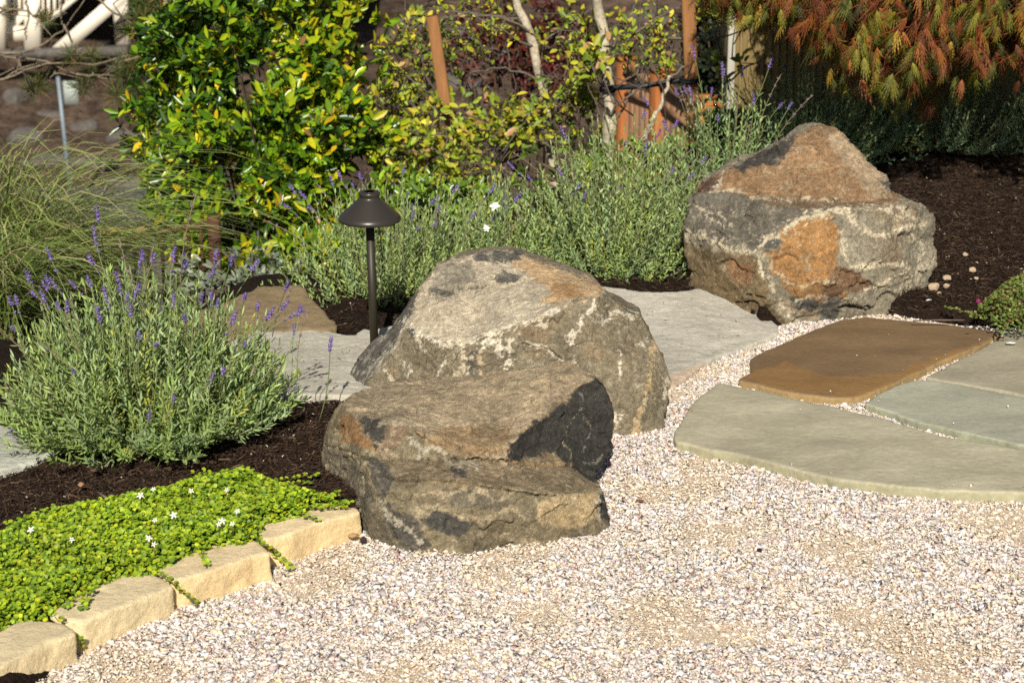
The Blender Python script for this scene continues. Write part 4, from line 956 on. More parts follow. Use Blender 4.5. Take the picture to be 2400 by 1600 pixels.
L5 = lavender("lavender_plant", "shaded lavender just behind the peak of the tall boulder", PY(1900, 395, 7.55) * np.array([1, 1, 0]) + np.array([0, 0, .05]), .44, .38, 420, 45, leafn=24, spikes=10, dry=.4, col=(.16,.25,.10))
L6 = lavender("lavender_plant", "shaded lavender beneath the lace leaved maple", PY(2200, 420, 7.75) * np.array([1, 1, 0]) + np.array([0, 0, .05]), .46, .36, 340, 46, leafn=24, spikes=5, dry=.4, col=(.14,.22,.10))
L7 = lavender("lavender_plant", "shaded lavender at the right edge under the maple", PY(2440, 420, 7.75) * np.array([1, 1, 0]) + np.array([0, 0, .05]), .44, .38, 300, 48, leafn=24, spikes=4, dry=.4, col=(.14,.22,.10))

# ------------------------------------------------------------------ path light
LP = np.array([PY(876, 700, 5.03)[0], 5.03, .06]); top = PY(866, 449, 5.03)[2]
e = empty("path_light", LP); tag(e, "dark bronze path light with cone hat on a thin post behind the boulders", "path light")
lx = PY(866, 480, 5.03)[0]
b = MB(); b.tube([LP + [0, 0, -.03], [lx, 5.03, top - .085]], .0112, seg=20); b.build("post", M['pole'], e, smooth=True)
rim = top - .082
hp = np.array([(.0, .0), (.0255, -.0003), (.0275, -.0018), (.0282, -.004), (.0278, -.009), (.0262, -.011), (.0262, -.015), (.0275, -.0175), (.031, -.0205), (.074, -.0600), (.0795, -.0655), (.0812, -.0700), (.0812, -.0745), (.0795, -.0770), (.0760, -.0775), (.072, -.073), (.03, -.036), (.004, -.034)])
b = MB(); b.lathe(hp, (lx, 5.03, top), seg=96); b.build("lamp_hat", M['bronze'], e, smooth=True)
b = MB(); b.lathe([(.001, -.032), (.026, -.036), (.026, -.064), (.023, -.078), (.0165, -.086), (.0125, -.088), (.0112, -.094)], (lx, 5.03, top), seg=40); b.build("lamp_socket", M['bronze'], e, smooth=True)

# ------------------------------------------------------------------ shrubs and trees behind
def leafmass(mb, rs, C, Rad, n, size, cols, probs, T=OVAL, TF=OVAL_F, wid=.38, shell_=.35, clump=5.0, thresh=-.15, ND=(0, -.5, .9), droop=0., spread=.7, clus=6):
    """clusters (rosettes) of leaves spread on an ellipsoid shell, gaps where noise is low"""
    k = n // clus * 3
    u = rdir(rs, k); r = (1 - shell_ * rs.rand(k) ** 1.3); P = u * r[:, None] * np.array(Rad) + np.array(C)
    P += .09 * np.array(Rad) * np.stack([noise(P, 3.1, 1.), noise(P, 3.1, 5.), noise(P, 3.1, 9.)], 1) * 2
    m = noise(P, clump, 3.) > thresh; P = P[m][:n // clus]; u = u[m][:n // clus]; q = len(P)
    shade = rs.rand(q)
    for j in range(clus):
        a = 2.4 * j + rs.rand(q) * 1.2
        ax = u * .8 + np.array(ND) * .4 + .3 * rdir(rs, q); ax /= np.linalg.norm(ax, axis=1)[:, None]
        s1 = np.cross(ax, [0, .2, 1.]); s1 /= np.linalg.norm(s1, axis=1)[:, None] + 1e-9; s2 = np.cross(ax, s1)
        D = np.cos(a)[:, None] * s1 * spread + np.sin(a)[:, None] * s2 * spread + ax * (.5 + .5 * rs.rand(q))[:, None]; D[:, 2] -= droop
        N = ax + .35 * rdir(rs, q)
        s = size * (.6 + .7 * rs.rand(q))
        ci = rs.choice(len(cols), q, p=probs); C_ = np.array(cols)[ci] * (.8 + .4 * shade)[:, None] * (1 + .12 * rs.normal(size=q))[:, None]
        scatter(mb, T, TF, P + .012 * rdir(rs, q) + ax * (.01 * j / clus), D, N, np.stack([s, s * wid * (.8 + .4 * rs.rand(q)), s * .9], 1), np.clip(C_, .01, .85))
    return P
def limbs(root, targets, rs, r0=.012, col=(.10,.075,.05), seg=5, wob=.03):
    mb = MB()
    for t_ in targets:
        tt = np.linspace(0, 1, 7)[:, None]; mid = (np.array(root) + t_) / 2 + rs.normal(0, wob, 3) + np.array([0, 0, .05])
        q = (1 - tt) ** 2 * np.array(root) + 2 * tt * (1 - tt) * mid + tt ** 2 * t_
        mb.tube(q, r0 * (1 - .85 * tt[:, 0]), col, seg=seg)
    return mb
LC = [(.07,.16,.006), (.15,.27,.008), (.30,.37,.01), (.46,.42,.012), (.62,.42,.015), (.03,.07,.006), (.36,.20,.08)]
def laurel():
    rs = np.random.RandomState(61)
    root = PY(640, 690, 7.75); e = empty("laurel_shrub", root); tag(e, "large laurel hedge shrub of glossy green and yellow leaves behind the path light", "shrub")
    mb = MB(); Ps = []
    blobs = [((600,330),7.75,(.46,.32,.42),4300,[.26,.30,.16,.05,.01,.20,.01]), ((520,90),8.0,(.40,.34,.42),2300,[.28,.24,.10,.02,.01,.33,.01]), ((760,120),7.95,(.26,.30,.42),1700,[.08,.22,.34,.22,.02,.10,.02]),
             ((590,560),7.6,(.27,.24,.22),2000,[.10,.24,.32,.22,.04,.05,.03]), ((830,380),7.8,(.20,.24,.40),1700,[.22,.28,.22,.12,.03,.12,.02]), ((400,240),7.9,(.20,.25,.36),900,[.25,.24,.10,.02,.02,.36,.02]),
             ((740,560),7.45,(.18,.18,.22),1100,[.25,.34,.2,.08,.02,.1,.01]), ((480,440),7.7,(.22,.22,.26),1300,[.24,.3,.16,.03,.01,.25,.01]), ((700,640),7.3,(.2,.14,.12),600,[.15,.3,.3,.1,.02,.1,.01])]
    for (c, Y, R, n, pr) in blobs:
        n = int(n * 1.35)
        pr = np.array(pr) / sum(pr); Ps.append(leafmass(mb, rs, PY(c[0], c[1], Y), R, n, .055, LC, pr, wid=.36, shell_=.75, clump=4.2, thresh=.0, clus=5))
    mb.build("foliage", M['glossleaf'], e)
    Pa = np.concatenate(Ps); tg = Pa[rs.choice(len(Pa), 46)]
    limbs(root + [0, 0, -.3], tg, rs, .009, col=(.05,.035,.025), wob=.12).build("branches", M['bark'], e)
laurel()
def twiggy(name, label, trunks, leaf_clusters, twigs, seed, leafsize=.040, pale=True, cols=None):
    rs = np.random.RandomState(seed); t0 = np.array([PY(*p[:3]) for p in trunks[0][0]]); base = t0[-1].copy(); base[2] = terr(base[0], base[1])
    e = empty(name, base); tag(e, label, "tree")
    for j, (pts, r0, r1) in enumerate(trunks):
        q = np.array([PY(*p[:3]) for p in pts]); 
        foot = q[-1].copy(); foot[2] = terr(foot[0], foot[1]) - .05
        if j == 0: q = np.concatenate([q, foot[None]])
        tt = np.linspace(0, 1, 26); d = np.concatenate([[0], np.cumsum(np.linalg.norm(np.diff(q, axis=0), axis=1))]); d /= d[-1]
        qq = np.stack([np.interp(tt, d, q[:, k]) for k in range(3)], 1); qq += .004 * rs.normal(size=qq.shape)
        rad = np.interp(tt, [0, 1], [r0, r1]) * (1 + .08 * rs.normal(size=26))
        c = np.tile((.52,.45,.33), (26, 1)) * (1 - .35 * (rs.rand(26) < .25))[:, None] if pale else np.tile((.14,.11,.08), (26, 1))
        m_ = MB(); m_.tube(qq, rad, c, seg=12); m_.build("trunk", M['bark'], e, smooth=True)
    tw = MB(); lf = MB(); cols_ = np.array(cols or [(.36,.36,.02), (.22,.29,.02), (.12,.18,.015), (.52,.42,.04), (.38,.22,.09)]); pr = [.28, .30, .24, .10, .08]
    for (a, b_, c_) in twigs:
        q0, q2 = PY(*a), PY(*c_); q1 = PY(*b_); tt = np.linspace(0, 1, 12)[:, None]; q = (1 - tt) ** 2 * q0 + 2 * tt * (1 - tt) * q1 + tt ** 2 * q2 + .004 * rs.normal(size=(12, 3))
        tw.tube(q, .0065 * (1 - .7 * tt[:, 0]), (.15,.125,.10), seg=5)
    for (c, Y, rad, n, sz) in leaf_clusters:
        if c[0] < 1250: n = int(n * 1.7)
        cc = PY(c[0], c[1], Y); k = n
        tips = cc + rdir(rs, k) * np.array(rad) * (rs.rand(k)[:, None] ** .5)
        # small side twigs, each with 3 to 5 leaves
        for tpt in tips[::2]:
            a = tpt + rs.normal(0, .09, 3) + np.array([0, 0, -.07]); mid_ = (a + tpt) / 2 + rs.normal(0, .018, 3)
            tw.tube([a, mid_, tpt], [.0034, .0024, .0012], (.12,.095,.075), seg=4)
        for j in range(3):
            D = rdir(rs, k); D[:, 2] += .3; N = rdir(rs, k) * .7 + np.array([0, -.6, .7]); s = leafsize * sz * (.5 + .7 * rs.rand(k))
            scatter(lf, OVAL, OVAL_F, tips + .02 * rdir(rs, k), D, N, np.stack([s, s * .5, s * 1.3], 1), np.clip(cols_[rs.choice(len(cols_), k, p=pr)] * (1 + .18 * rs.normal(size=k))[:, None], .02, .8))
    tw.build("branches", M['bark'], e); lf.build("leaves", M['leaf'], e)
    return e
twiggy("young_tree", "young tree with a slanting white barked trunk and sparse yellow leaves", [([(1205,-120,8.3),(1209,0,8.3),(1232,57,8.3),(1251,111,8.3),(1266,180,8.3),(1278,249,8.3),(1293,363,8.3),(1300,420,8.3)], .016, .024),
        ([(1098,252,8.2),(1151,321,8.2),(1209,398,8.2),(1290,460,8.3)], .009, .013)],
       [((1100,290),8.0,(.28,.2,.12),90,1.15), ((1000,100),8.3,(.20,.2,.22),85,.9), ((930,230),8.2,(.14,.2,.25),80,1), ((1050,400),7.8,(.22,.15,.14),100,1), ((1330,260),8.1,(.16,.15,.18),70,1), ((1150,60),8.4,(.25,.2,.14),46,.8), ((960,380),7.8,(.16,.15,.15),70,1.1), ((1340,120),8.3,(.16,.1,.18),30,1), ((1210,290),7.8,(.12,.1,.1),44,1.25)],
       [((1266,95,8.3),(1180,10,8.2),(1010,45,8.2)), ((1232,57,8.3),(1170,30,8.2),(1000,25,8.2)), ((1266,120,8.3),(1150,60,8.2),(1090,20,8.2)), ((1220,330,8.2),(1050,280,8.1),(960,180,8.1)), ((1250,300,8.1),(1120,345,8.0),(930,270,8.0)), ((1240,350,8.0),(1100,400,7.9),(1000,330,7.9)),
        ((1280,300,8.3),(1340,220,8.2),(1330,80,8.2)), ((1270,200,8.3),(1200,140,8.3),(1100,170,8.2)), ((1300,330,8.2),(1160,400,8.0),(1020,440,7.9)), ((1251,111,8.3),(1330,60,8.3),(1400,10,8.3)), ((1150,321,8.2),(1000,240,8.1),(900,120,8.1))], 71)
twiggy("young_tree", "straight pale trunked young tree tied by a black strap to the right stake", [([(1398,-120,8.0),(1402,0,8.0),(1415,88,8.0),(1423,191,8.0),(1431,268,8.0),(1427,337,8.0),(1432,400,8.0)], .020, .027), ([(1570,178,7.9),(1545,255,7.9),(1512,320,7.9),(1500,345,7.95)], .006, .011)],
       [((1480,80),8.0,(.14,.15,.16),44,.9), ((1390,140),7.8,(.12,.1,.08),30,1.2), ((1550,80),8.1,(.14,.15,.16),40,.85), ((1670,20),8.1,(.12,.15,.09),34,.9), ((1750,20),8.1,(.11,.12,.06),30,1.0), ((1540,150),8.0,(.12,.12,.04),16,.9), ((1732,145),8.0,(.025,.05,.03),4,1.3), ((1690,150),8.0,(.02,.04,.02),3,1.2), ((1370,200),8.0,(.08,.1,.1),24,1.2), ((1340,60),8.2,(.1,.1,.14),24,1.)],
       [((1415,300,8.0),(1470,200,7.9),(1570,185,7.9)), ((1570,185,7.9),(1620,150,7.9),(1680,70,8.0)), ((1420,160,8.0),(1500,40,8.0),(1620,10,8.0)), ((1423,120,8.0),(1480,40,8.0),(1500,-20,8.0)), ((1570,90,8.0),(1680,110,8.0),(1790,50,8.0)), ((1425,230,8.0),(1490,150,8.0),(1590,150,8.0)), ((1431,300,8.0),(1500,200,8.0),(1520,60,8.1)), ((1640,250,8.0),(1720,170,8.0),(1800,130,8.0))], 72)
# stakes and strap
def stake(label, a, b_, Y, wd):
    q0, q1 = PY(*a, Y), PY(*b_, Y + .02); d = q0 - q1; L = np.linalg.norm(d); d /= L; x = np.array([1.0, 0, 0]); x = x - d * x.dot(d); x /= np.linalg.norm(x); R = np.stack([x, np.cross(d, x), d], 1)
    ext = 1.6; c = q0 - d * (L + ext) / 2
    m = MB(); m.box(c, (wd, wd, L + ext), R=R, bev=.006); o = m.build("wooden_stake", M['stake']); tag(o, label, "stake", "wooden tree stakes")
stake("short leaning wooden stake left of the white trunks", (1013, 38), (1046, 260), 8.0, .047)
stake("tall wooden stake in front of the cedar fence, tied to a trunk", (1611, -60), (1627, 370), 7.9, .052)
m = MB()
for dx in (0,):
    A0 = PY(1412, 208, 7.97); A1 = PY(1500, 203, 7.93); A2 = PY(1642, 182, 7.93)
    tt = np.linspace(0, 1, 14); q = np.stack([np.interp(tt, [0, .45, 1], [A0[k], A1[k], A2[k]]) for k in range(3)], 1)
    up = np.array([0, 0, .011]); fr = np.array([0, .004, 0]); V = np.concatenate([q + up, q - up, q + up + fr, q - up + fr]); k = 14; F = []
    for i in range(k - 1):
        F += [(i, i + 1, k + i + 1), (i, k + i + 1, k + i), (2 * k + i, 3 * k + i + 1, 2 * k + i + 1), (2 * k + i, 3 * k + i, 3 * k + i + 1), (i, 2 * k + i, 2 * k + i + 1), (i, 2 * k + i + 1, i + 1), (k + i, k + i + 1, 3 * k + i + 1), (k + i, 3 * k + i + 1, 3 * k + i)]
    m.add(V, F)
for (c, r) in ((PY(1424, 209, 8.0), .030), (PY(1618, 186, 7.9), .041)):
    a = np.linspace(0, 2 * math.pi, 17); ring = np.stack([c[0] + r * np.cos(a), c[1] + r * np.sin(a), np.full(17, c[2])], 1)
    for dz in (-.006, .004): m.tube(ring + [0, 0, dz], .0055, seg=5, caps=False)
o = m.build("tree_tie", M['strap']); tag(o, "black strap tying the pale trunk to the tall stake", "strap")

# cedar fence
e = empty("cedar_fence", (*PY(1540, 300, 10.3)[:2], float(terr(PY(1540, 300, 10.3)[0], 10.3)))); tag(e, "orange cedar fence with capped posts behind the lavender", "fence")
def fpost(px, pyt, Y, wd):
    t_ = PY(px, pyt, Y); b0 = terr(t_[0], Y) - .1
    m = MB(); m.box((t_[0], Y, (t_[2] + b0) / 2), (wd, wd, t_[2] - b0), rz=.35, bev=.004); p = m.build("fence_post", M['cedar'], e)
    m = MB(); m.box((t_[0], Y, t_[2] + .012), (wd * 1.14, wd * 1.14, .02), rz=.35); m.build("post_cap", M['cedar'], p)
    return t_
FP = [fpost(1467, 142, 10.9, .082), fpost(1550, 168, 10.3, .092), fpost(1655, 232, 9.6, .07), fpost(1698, 250, 9.3, .07)]
def fence_bay(a, b_, drop):
    a = a.copy(); b_ = b_.copy(); a[2] -= drop; b_[2] -= drop; d = b_ - a; L = np.linalg.norm(d[:2]); ang = math.atan2(d[1], d[0]); n = max(2, int(L / .085))
    m = MB(); m.tube([a + [0, -.03, 0], b_ + [0, -.03, 0]], .026, seg=4); m.build("top_rail", M['cedarboard'], e)
    m = MB(); m.tube([a + [0, -.02, -.12], b_ + [0, -.02, -.12]], .018, seg=4); m.build("lower_rail", M['cedarboard'], e)
    for i in range(n):
        c = a + d * (i + .5) / n; zb = terr(c[0], c[1]) - .05; m = MB(); m.box((c[0], c[1] + .012, (c[2] + zb) / 2), (L / n * .97, .016, c[2] - zb), rz=ang, bev=.003); m.build("fence_board", M['cedarboard'], e)
for a, b_ in zip(FP[:-1], FP[1:]): fence_bay(a, b_, .06)

# beige building corner with battens
wx0 = PY(1716, 200, 9.1)[0]; e = empty("garage_wall", (wx0 + 1.5, 9.1, float(terr(wx0, 9.1)))); tag(e, "beige board and batten wall with a white corner board, mostly in the maple's shade", "wall")
zb = -1.0; zt = 2.6
m = MB(); m.box((wx0 + 1.75, 9.6, (zb + zt) / 2), (3.5, 1.0, zt - zb)); m.build("siding", M['siding'], e)
m = MB(); m.box((wx0 - .014, 9.08, (zb + zt) / 2 + .002), (.034, .08, zt - zb), bev=.002); m.build("corner_board", M['trimwhite'], e)
for i in range(36):
    m = MB(); m.box((wx0 + .035 + i * .034, 9.097, (zb + zt) / 2 + .001), (.012, .016, zt - zb - .004), bev=.003); m.build("batten", M['siding'], e)

# red leaved shrub behind
def simple_shrub(name, label, c, Y, R, n, size, cols, pr, seed, mat, wid=.5, **k):
    rs = np.random.RandomState(seed); cc = PY(c[0], c[1], Y); root = np.array([cc[0], cc[1], min(terr(cc[0], cc[1]), cc[2] - R[2])]); e = empty(name, root); tag(e, label, "shrub")
    mb = MB(); P = leafmass(mb, rs, cc, R, n, size, cols, pr, wid=wid, **k); mb.build("foliage", mat, e)
    limbs(root, P[rs.choice(len(P), 24)], rs, .02).build("branches", M['bark'], e); return e
simple_shrub("red_shrub", "dark red leaved shrub behind the white trunks", (1235, 120), 11.5, (.44,.4,.36), 5200, .034, [(.16,.02,.018), (.09,.015,.012), (.05,.02,.015), (.10,.08,.02)], [.2, .4, .3, .1], 81, M['leaf'], shell_=.8)
simple_shrub("green_shrub", "low green shrub under the leaning stake", (1060, 520), 7.2, (.42,.25,.20), 1700, .045, [(.12,.22,.02), (.20,.30,.02), (.08,.15,.015)], [.4, .3, .3], 82, M['glossleaf'], wid=.36, shell_=.7)
simple_shrub("green_shrub", "near black leaf mass added to fill the dark gap between the cedar fence and the beige wall", (1668, 90), 9.9, (.13,.3,.5), 2600, .05, [(.018,.026,.010), (.03,.036,.012), (.012,.018,.008)], [.4, .3, .3], 83, M['leaf'], shell_=.9)  # added leaf mass, its near-black colour stands in for a dark void
simple_shrub("sage_plant", "low grey leaved sage plant behind the front lavender", (560, 660), 6.5, (.24,.16,.11), 1100, .034, [(.20,.23,.16), (.26,.29,.21), (.14,.18,.10)], [.4, .3, .3], 84, M['leaf'], wid=.36, shell_=.7)
simple_shrub("green_shrub", "green shrub behind the tall lavender below the pale trunks", (1500, 420), 7.4, (.5,.25,.16), 1500, .04, [(.10,.18,.02), (.18,.26,.03), (.07,.12,.015)], [.4, .3, .3], 85, M['leaf'], wid=.4, shell_=.7)
# white garden flowers
for i, ((a, b_), sz, lb) in enumerate([((1160,482), .015, "larger white blossom among the lavender right of the path light"), ((1140,534), .012, "lower white blossom among the lavender right of the path light")]):
    e = empty("white_rose", PY(a, b_, 5.72)); tag(e, lb, "flower"); rs = np.random.RandomState(90 + i); c = PY(a, b_, 5.72)
    m = MB()
    for ring, k, f in ((0, 6, 1.0), (1, 5, .7), (2, 4, .4)):
        an_ = np.arange(k) / k * 6.283 + ring; D = np.stack([np.cos(an_), -.35 - .35 * ring + 0 * an_, np.sin(an_)], 1); s = sz * f * np.ones(k)
        scatter(m, OVAL, OVAL_F, np.tile(c + [0, -.002 * ring, 0], (k, 1)), D, np.tile([0, -1, .3], (k, 1)) + .3 * rdir(rs, k), np.stack([s * (.7 + .6 * rs.rand(k)), s * .7, s], 1), np.tile([.85, .85, .80], (k, 1)))
    m.build("petals", M['petal'], e); m = MB(); m.tube([c + [0, .002, 0], c + [.01, .05, -.12], c + [.02, .1, -.28]], .0016, (.12,.2,.05), seg=5); m.build("flower_stem", M['leaf'], e)

# ------------------------------------------------------------------ laceleaf maple
def lace_leaf(fine=True):
    V = []; F = []
    def strip(o, d, L, wd, bend):
        d = np.array(d) / np.linalg.norm(d); s = np.array([-d[1], d[0], 0]); n0 = len(V); o = np.array(o, float)
        for t_, w_ in ((0, .5), (.35, 1), (.7, .7)):
            p = o + d * L * t_ + np.array([0, 0, -bend * t_ * t_ * L]); V.append(p - s * wd * w_); V.append(p + s * wd * w_)
        V.append(o + d * L + np.array([0, 0, -bend * L]))
        F.extend([[n0, n0 + 2, n0 + 3], [n0, n0 + 3, n0 + 1], [n0 + 2, n0 + 4, n0 + 5], [n0 + 2, n0 + 5, n0 + 3], [n0 + 4, n0 + 6, n0 + 5]])
        return d, s
    for a, L in ((0, 1.15), (.24, 1.0), (-.24, 1.0), (.5, .8), (-.5, .8), (.85, .5), (-.85, .5)):
        d = (math.cos(a), math.sin(a), 0); dd, ss = strip((0, 0, 0), d, L, .024 if fine else .085, .30 + .5 * abs(a))
        if not fine: continue
        for t_ in (.38, .56, .74):
            o_ = dd * L * t_ + np.array([0, 0, -(.30 + .5 * abs(a)) * t_ * t_ * L])
            for sg in (-1, 1):
                a2 = a + sg * .45; strip(o_, (math.cos(a2), math.sin(a2), 0), L * .30 * (1.15 - t_), .013, .4)
    return np.array(V), np.array(F)
def maple():
    rs = np.random.RandomState(97); root = np.array([2.35, 7.3, .05]); e = empty("japanese_maple", root); tag(e, "red and green lace leaved maple hanging over the right of the bed", "tree")
    mb = MB()
    low = [(1660,-40),(1740,40),(1850,90),(1930,150),(1990,205),(2060,235),(2130,270),(2170,285),(2210,230),(2290,200),(2360,185),(2430,205),(2520,260)]
    lowx = np.array([p[0] for p in low]); lowy = np.array([p[1] for p in low])
    cols = np.array([(.20,.060,.018), (.13,.034,.014), (.10,.105,.012), (.17,.16,.014), (.30,.105,.02), (.045,.05,.008), (.38,.24,.03)])
    pr1 = np.array([.26,.20,.16,.08,.14,.12,.04]); pr2 = np.array([.10,.08,.30,.24,.05,.18,.05])
    def colours(P):
        reg = noise(P, 4.5, 2.); n = len(P); C = np.empty((n, 3))
        for i in range(n): C[i] = cols[rs.choice(7, p=(pr1 / pr1.sum() if reg[i] > 0 else pr2 / pr2.sum()))]
        return np.clip(C * (1 + .2 * rs.normal(size=n))[:, None], .008, .6)
    def add(P, s, fine=True):
        n = len(P); LV, LF = lace_leaf(fine)
        D = np.stack([rs.normal(-.12, .42, n), rs.normal(-.15, .35, n), -1.0 + .35 * rs.rand(n)], 1); N = np.stack([rs.normal(0, .7, n), -1.0 + .45 * rs.normal(size=n), .35 + .4 * rs.rand(n)], 1)
        scatter(mb, LV, LF, P, D, N, np.stack([s * 1.12, s * .62, s * 1.1], 1), colours(P))
    # hanging sprays: a spray is a drooping shoot carrying a dozen leaves
    ns = 1050; px = rs.uniform(1650, 2620, ns); by = np.interp(px, lowx, lowy); h = rs.rand(ns) ** .85; py = by - h * (by + 30 + 350 * np.clip((px - 1720) / 200, 0, 1))
    Y = 6.42 + 1.15 * rs.rand(ns) ** 1.3 + .15 * np.abs(px - 2150) / 500
    tips = np.array([PY(a, b, c) for a, b, c in zip(px, py, Y)]); Pl = []
    br = MB()
    for q in tips:
        a = q + np.array([rs.normal(.08, .08), rs.uniform(0, .14), rs.uniform(.10, .2)]); t = np.linspace(0, 1, 14)[:, None]; m_ = (a + q) / 2 + np.array([-.02, -.03, .05])
        c = (1 - t) ** 2 * a + 2 * t * (1 - t) * m_ + t ** 2 * q; Pl.append(c[1:] + .016 * rs.normal(size=(13, 3)))
        br.tube(c, .0022 * (1 - .6 * t[:, 0]), (.20,.04,.02), seg=4)
    P = np.concatenate(Pl); add(P, .064 * (.65 + .6 * rs.rand(len(P))))
    # the rest of the crown: mostly unseen dome, shaped to shade the wall and bed
    k = 21000; u = rdir(rs, k); u = np.sign(u) * np.abs(u) ** .7; D2 = np.array([2.55, 7.85, 1.15]) + u * np.array([1.55, .95, .95]) * (.5 + .5 * rs.rand(k) ** .6)[:, None]
    qx, qy = proj(D2); D2 = D2[((qy < -60) | ((D2[:, 1] > 8.0) & (D2[:, 2] > .35) & (qx > 1900) & (qy < np.interp(qx, lowx, lowy) - 60))) & (D2[:, 0] > 1.09 + .05 * noise(D2, 3))]
    add(D2, .085 * (.7 + .6 * rs.rand(len(D2))), False)
    mb.build("crown", M['laceleaf'], e)
    t_ = MB(); t_.tube([root + [0, 0, -.1], root + [.03, 0, .5], root + [-.02, -.03, 1.0], root + [-.1, -.05, 1.35]], [.055, .045, .038, .026], (.12,.09,.07), seg=12); t_.build("trunk", M['bark'], e, smooth=True)
    for q in tips[::3]:
        a = root + np.array([-.05, -.03, rs.uniform(.7, 1.35)]); mid_ = a * .35 + q * .65 + np.array([0, 0, .25]); tt = np.linspace(0, 1, 8)[:, None]; c = (1 - tt) ** 2 * a + 2 * tt * (1 - tt) * mid_ + tt ** 2 * (q + [0, 0, .12])
        br.tube(c, .009 * (1 - .8 * tt[:, 0]), (.16,.06,.03), seg=4)
    br.build("branches", M['bark'], e)
maple()

# ------------------------------------------------------------------ ornamental grass
def grass(name, label, root, n, seed, L=(.5, 1.0), sx=1.0, lean=.35, col=(.24,.30,.075), seeds=True):
    rs = np.random.RandomState(seed); root = np.array(root); e = empty(name, root); tag(e, label, "ornamental grass", "clumps of ornamental grass")
    V = []; F = []; C = []; k = 9; off = 0
    t = np.linspace(0, 1, k)
    for i in range(n):
        ln = rs.uniform(*L); az = rs.rand() * 6.283; ou = np.array([math.cos(az) * sx + lean, math.sin(az) * .7, 0]) * rs.uniform(.25, 1.0)
        st = root + np.array([rs.normal(0, .07), rs.normal(0, .07), 0])
        hgt = ln * rs.uniform(.55, .85); r = ln * .75
        q = st + ou * (r * t ** 1.5)[:, None] + np.array([0, 0, 1.])[None] * (hgt * (1.9 * t - 1.05 * t ** 2.6))[:, None]
        wd = rs.uniform(.0016, .0034) * (1 - t ** 2 * .85); sdv = np.cross(ou + [0, 0, .01], [0, 0, 1.]); sdv /= np.linalg.norm(sdv) + 1e-9
        sdv = sdv + rs.normal(0, .4, 3); V.append(q - sdv * wd[:, None]); V.append(q + sdv * wd[:, None])
        for j in range(k - 1): F.append((off + j, off + j + 1, off + k + j + 1)); F.append((off + j, off + k + j + 1, off + k + j))
        c = np.array(col) * rs.uniform(.6, 1.3) if rs.rand() > .18 else np.array((.42,.36,.18)) * rs.uniform(.7, 1.1)
        C.append(np.tile(c, (2 * k, 1))); off += 2 * k
    o = mesh("blades", np.concatenate(V), np.array(F), M['leaf'], e, np.concatenate(C)); return e
grass("ornamental_grass", "tall arching ornamental grass at the left edge", PY(-40, 930, 6.5), 2600, 101, (.6, 1.20), lean=.34)
grass("ornamental_grass", "second grass clump arching behind the front lavender", PY(120, 880, 6.8), 1500, 102, (.45, .85), lean=.30)
grass("ornamental_grass", "dark lower grass clump at the far left under the arching blades", PY(-60, 860, 5.9), 1500, 103, (.3, .62), lean=.3, col=(.16,.22,.05))

# ------------------------------------------------------------------ brown railing down the slope
e = empty("garden_railing", PY(505, 700, 7.1)); tag(e, "brown wooden stair railing with thin balusters between grass and laurel", "railing")
pt = PY(500, 503, 7.1); m = MB(); m.box((pt[0], 7.1, pt[2] - .35), (.043, .043, .7), bev=.004); m.build("railing_post", M['rail'], e)
rq = [PY(500, 522, 7.1), PY(420, 535, 7.12), PY(340, 552, 7.14), PY(260, 567, 7.16), PY(200, 582, 7.18), PY(160, 600, 7.2)]
m = MB(); m.tube(rq, .015, seg=6); m.build("handrail", M['rail'], e)
for a in (470, 440, 408, 378, 345, 314, 283, 252, 222, 192):
    tt = (500 - a) / 340 * 1.0; Yd = 7.1 + .1 * tt; t_ = PY(a, np.interp(a, [160, 200, 260, 340, 420, 500], [600, 582, 567, 552, 535, 522]), Yd)
    m = MB(); m.box((t_[0], Yd, t_[2] - .26), (.012, .012, .52)); m.build("baluster", M['rail'], e)
m = MB(); A0, A1 = PY(220, 548, 9.5), PY(352, 536, 9.5); m.tube([A0, A1], .022, seg=4); o = m.build("timber_board", M['tanboard']); tag(o, "pale tan timber board beyond the brown railing", "board")
m = MB(); c = PY(290, 640, 9.4); m.box(c, (.55, .3, .2), bev=.03, rz=.2); o = m.build("retaining_block", M['greystone']); tag(o, "grey block seen between the railing balusters", "stone block")

# ------------------------------------------------------------------ far street: sign, stairs, house, rocks
sp_ = PY(165, 500, 37.2); st_ = PY(150, 180, 37.2); e = empty("street_sign", (sp_[0], 37.2, -7.32)); tag(e, "grey street sign seen from behind on a thin blue grey post", "sign")
m = MB(); m.tube([(sp_[0] + .04, 37.2, -7.32), (sp_[0] - .06, 37.2, st_[2])], .036, seg=8); m.build("sign_post", M['galv'], e)
c = PY(166, 218, 37.1); m = MB(); m.box(c, (.27, .02, .44), bev=.008); m.build("sign_plate", M['plate'], e)
def wbox(m, a, b_, Y, th=.12, dy=.15):
    q0, q1 = PY(*a, Y), PY(*b_, Y); d = q1 - q0; L = np.linalg.norm(d); d /= L; y = np.array([0, 1., 0]); x = np.cross(y, d); R = np.stack([x, y, d], 1); m.box((q0 + q1) / 2, (th, dy, L), R=R)
YH = 44.5
hb = PY(200, 112, YH); e = empty("white_staircase", (hb[0], YH, hb[2])); tag(e, "white wooden staircase with balusters on the far house", "staircase")
m = MB(); wbox(m, (128, 128), (300, -22), YH, .30, .14); m.build("stringer", M['housewhite'], e)
m = MB(); wbox(m, (20, 70), (62, 30), YH + .6, .16, .1); m.build("stringer", M['housewhite'], e)
m = MB(); wbox(m, (100, 62), (240, -58), YH, .10, .12); m.build("lower_rail", M['housewhite'], e)
m = MB(); wbox(m, (80, 3), (180, -80), YH, .12, .14); m.build("handrail", M['housewhite'], e)
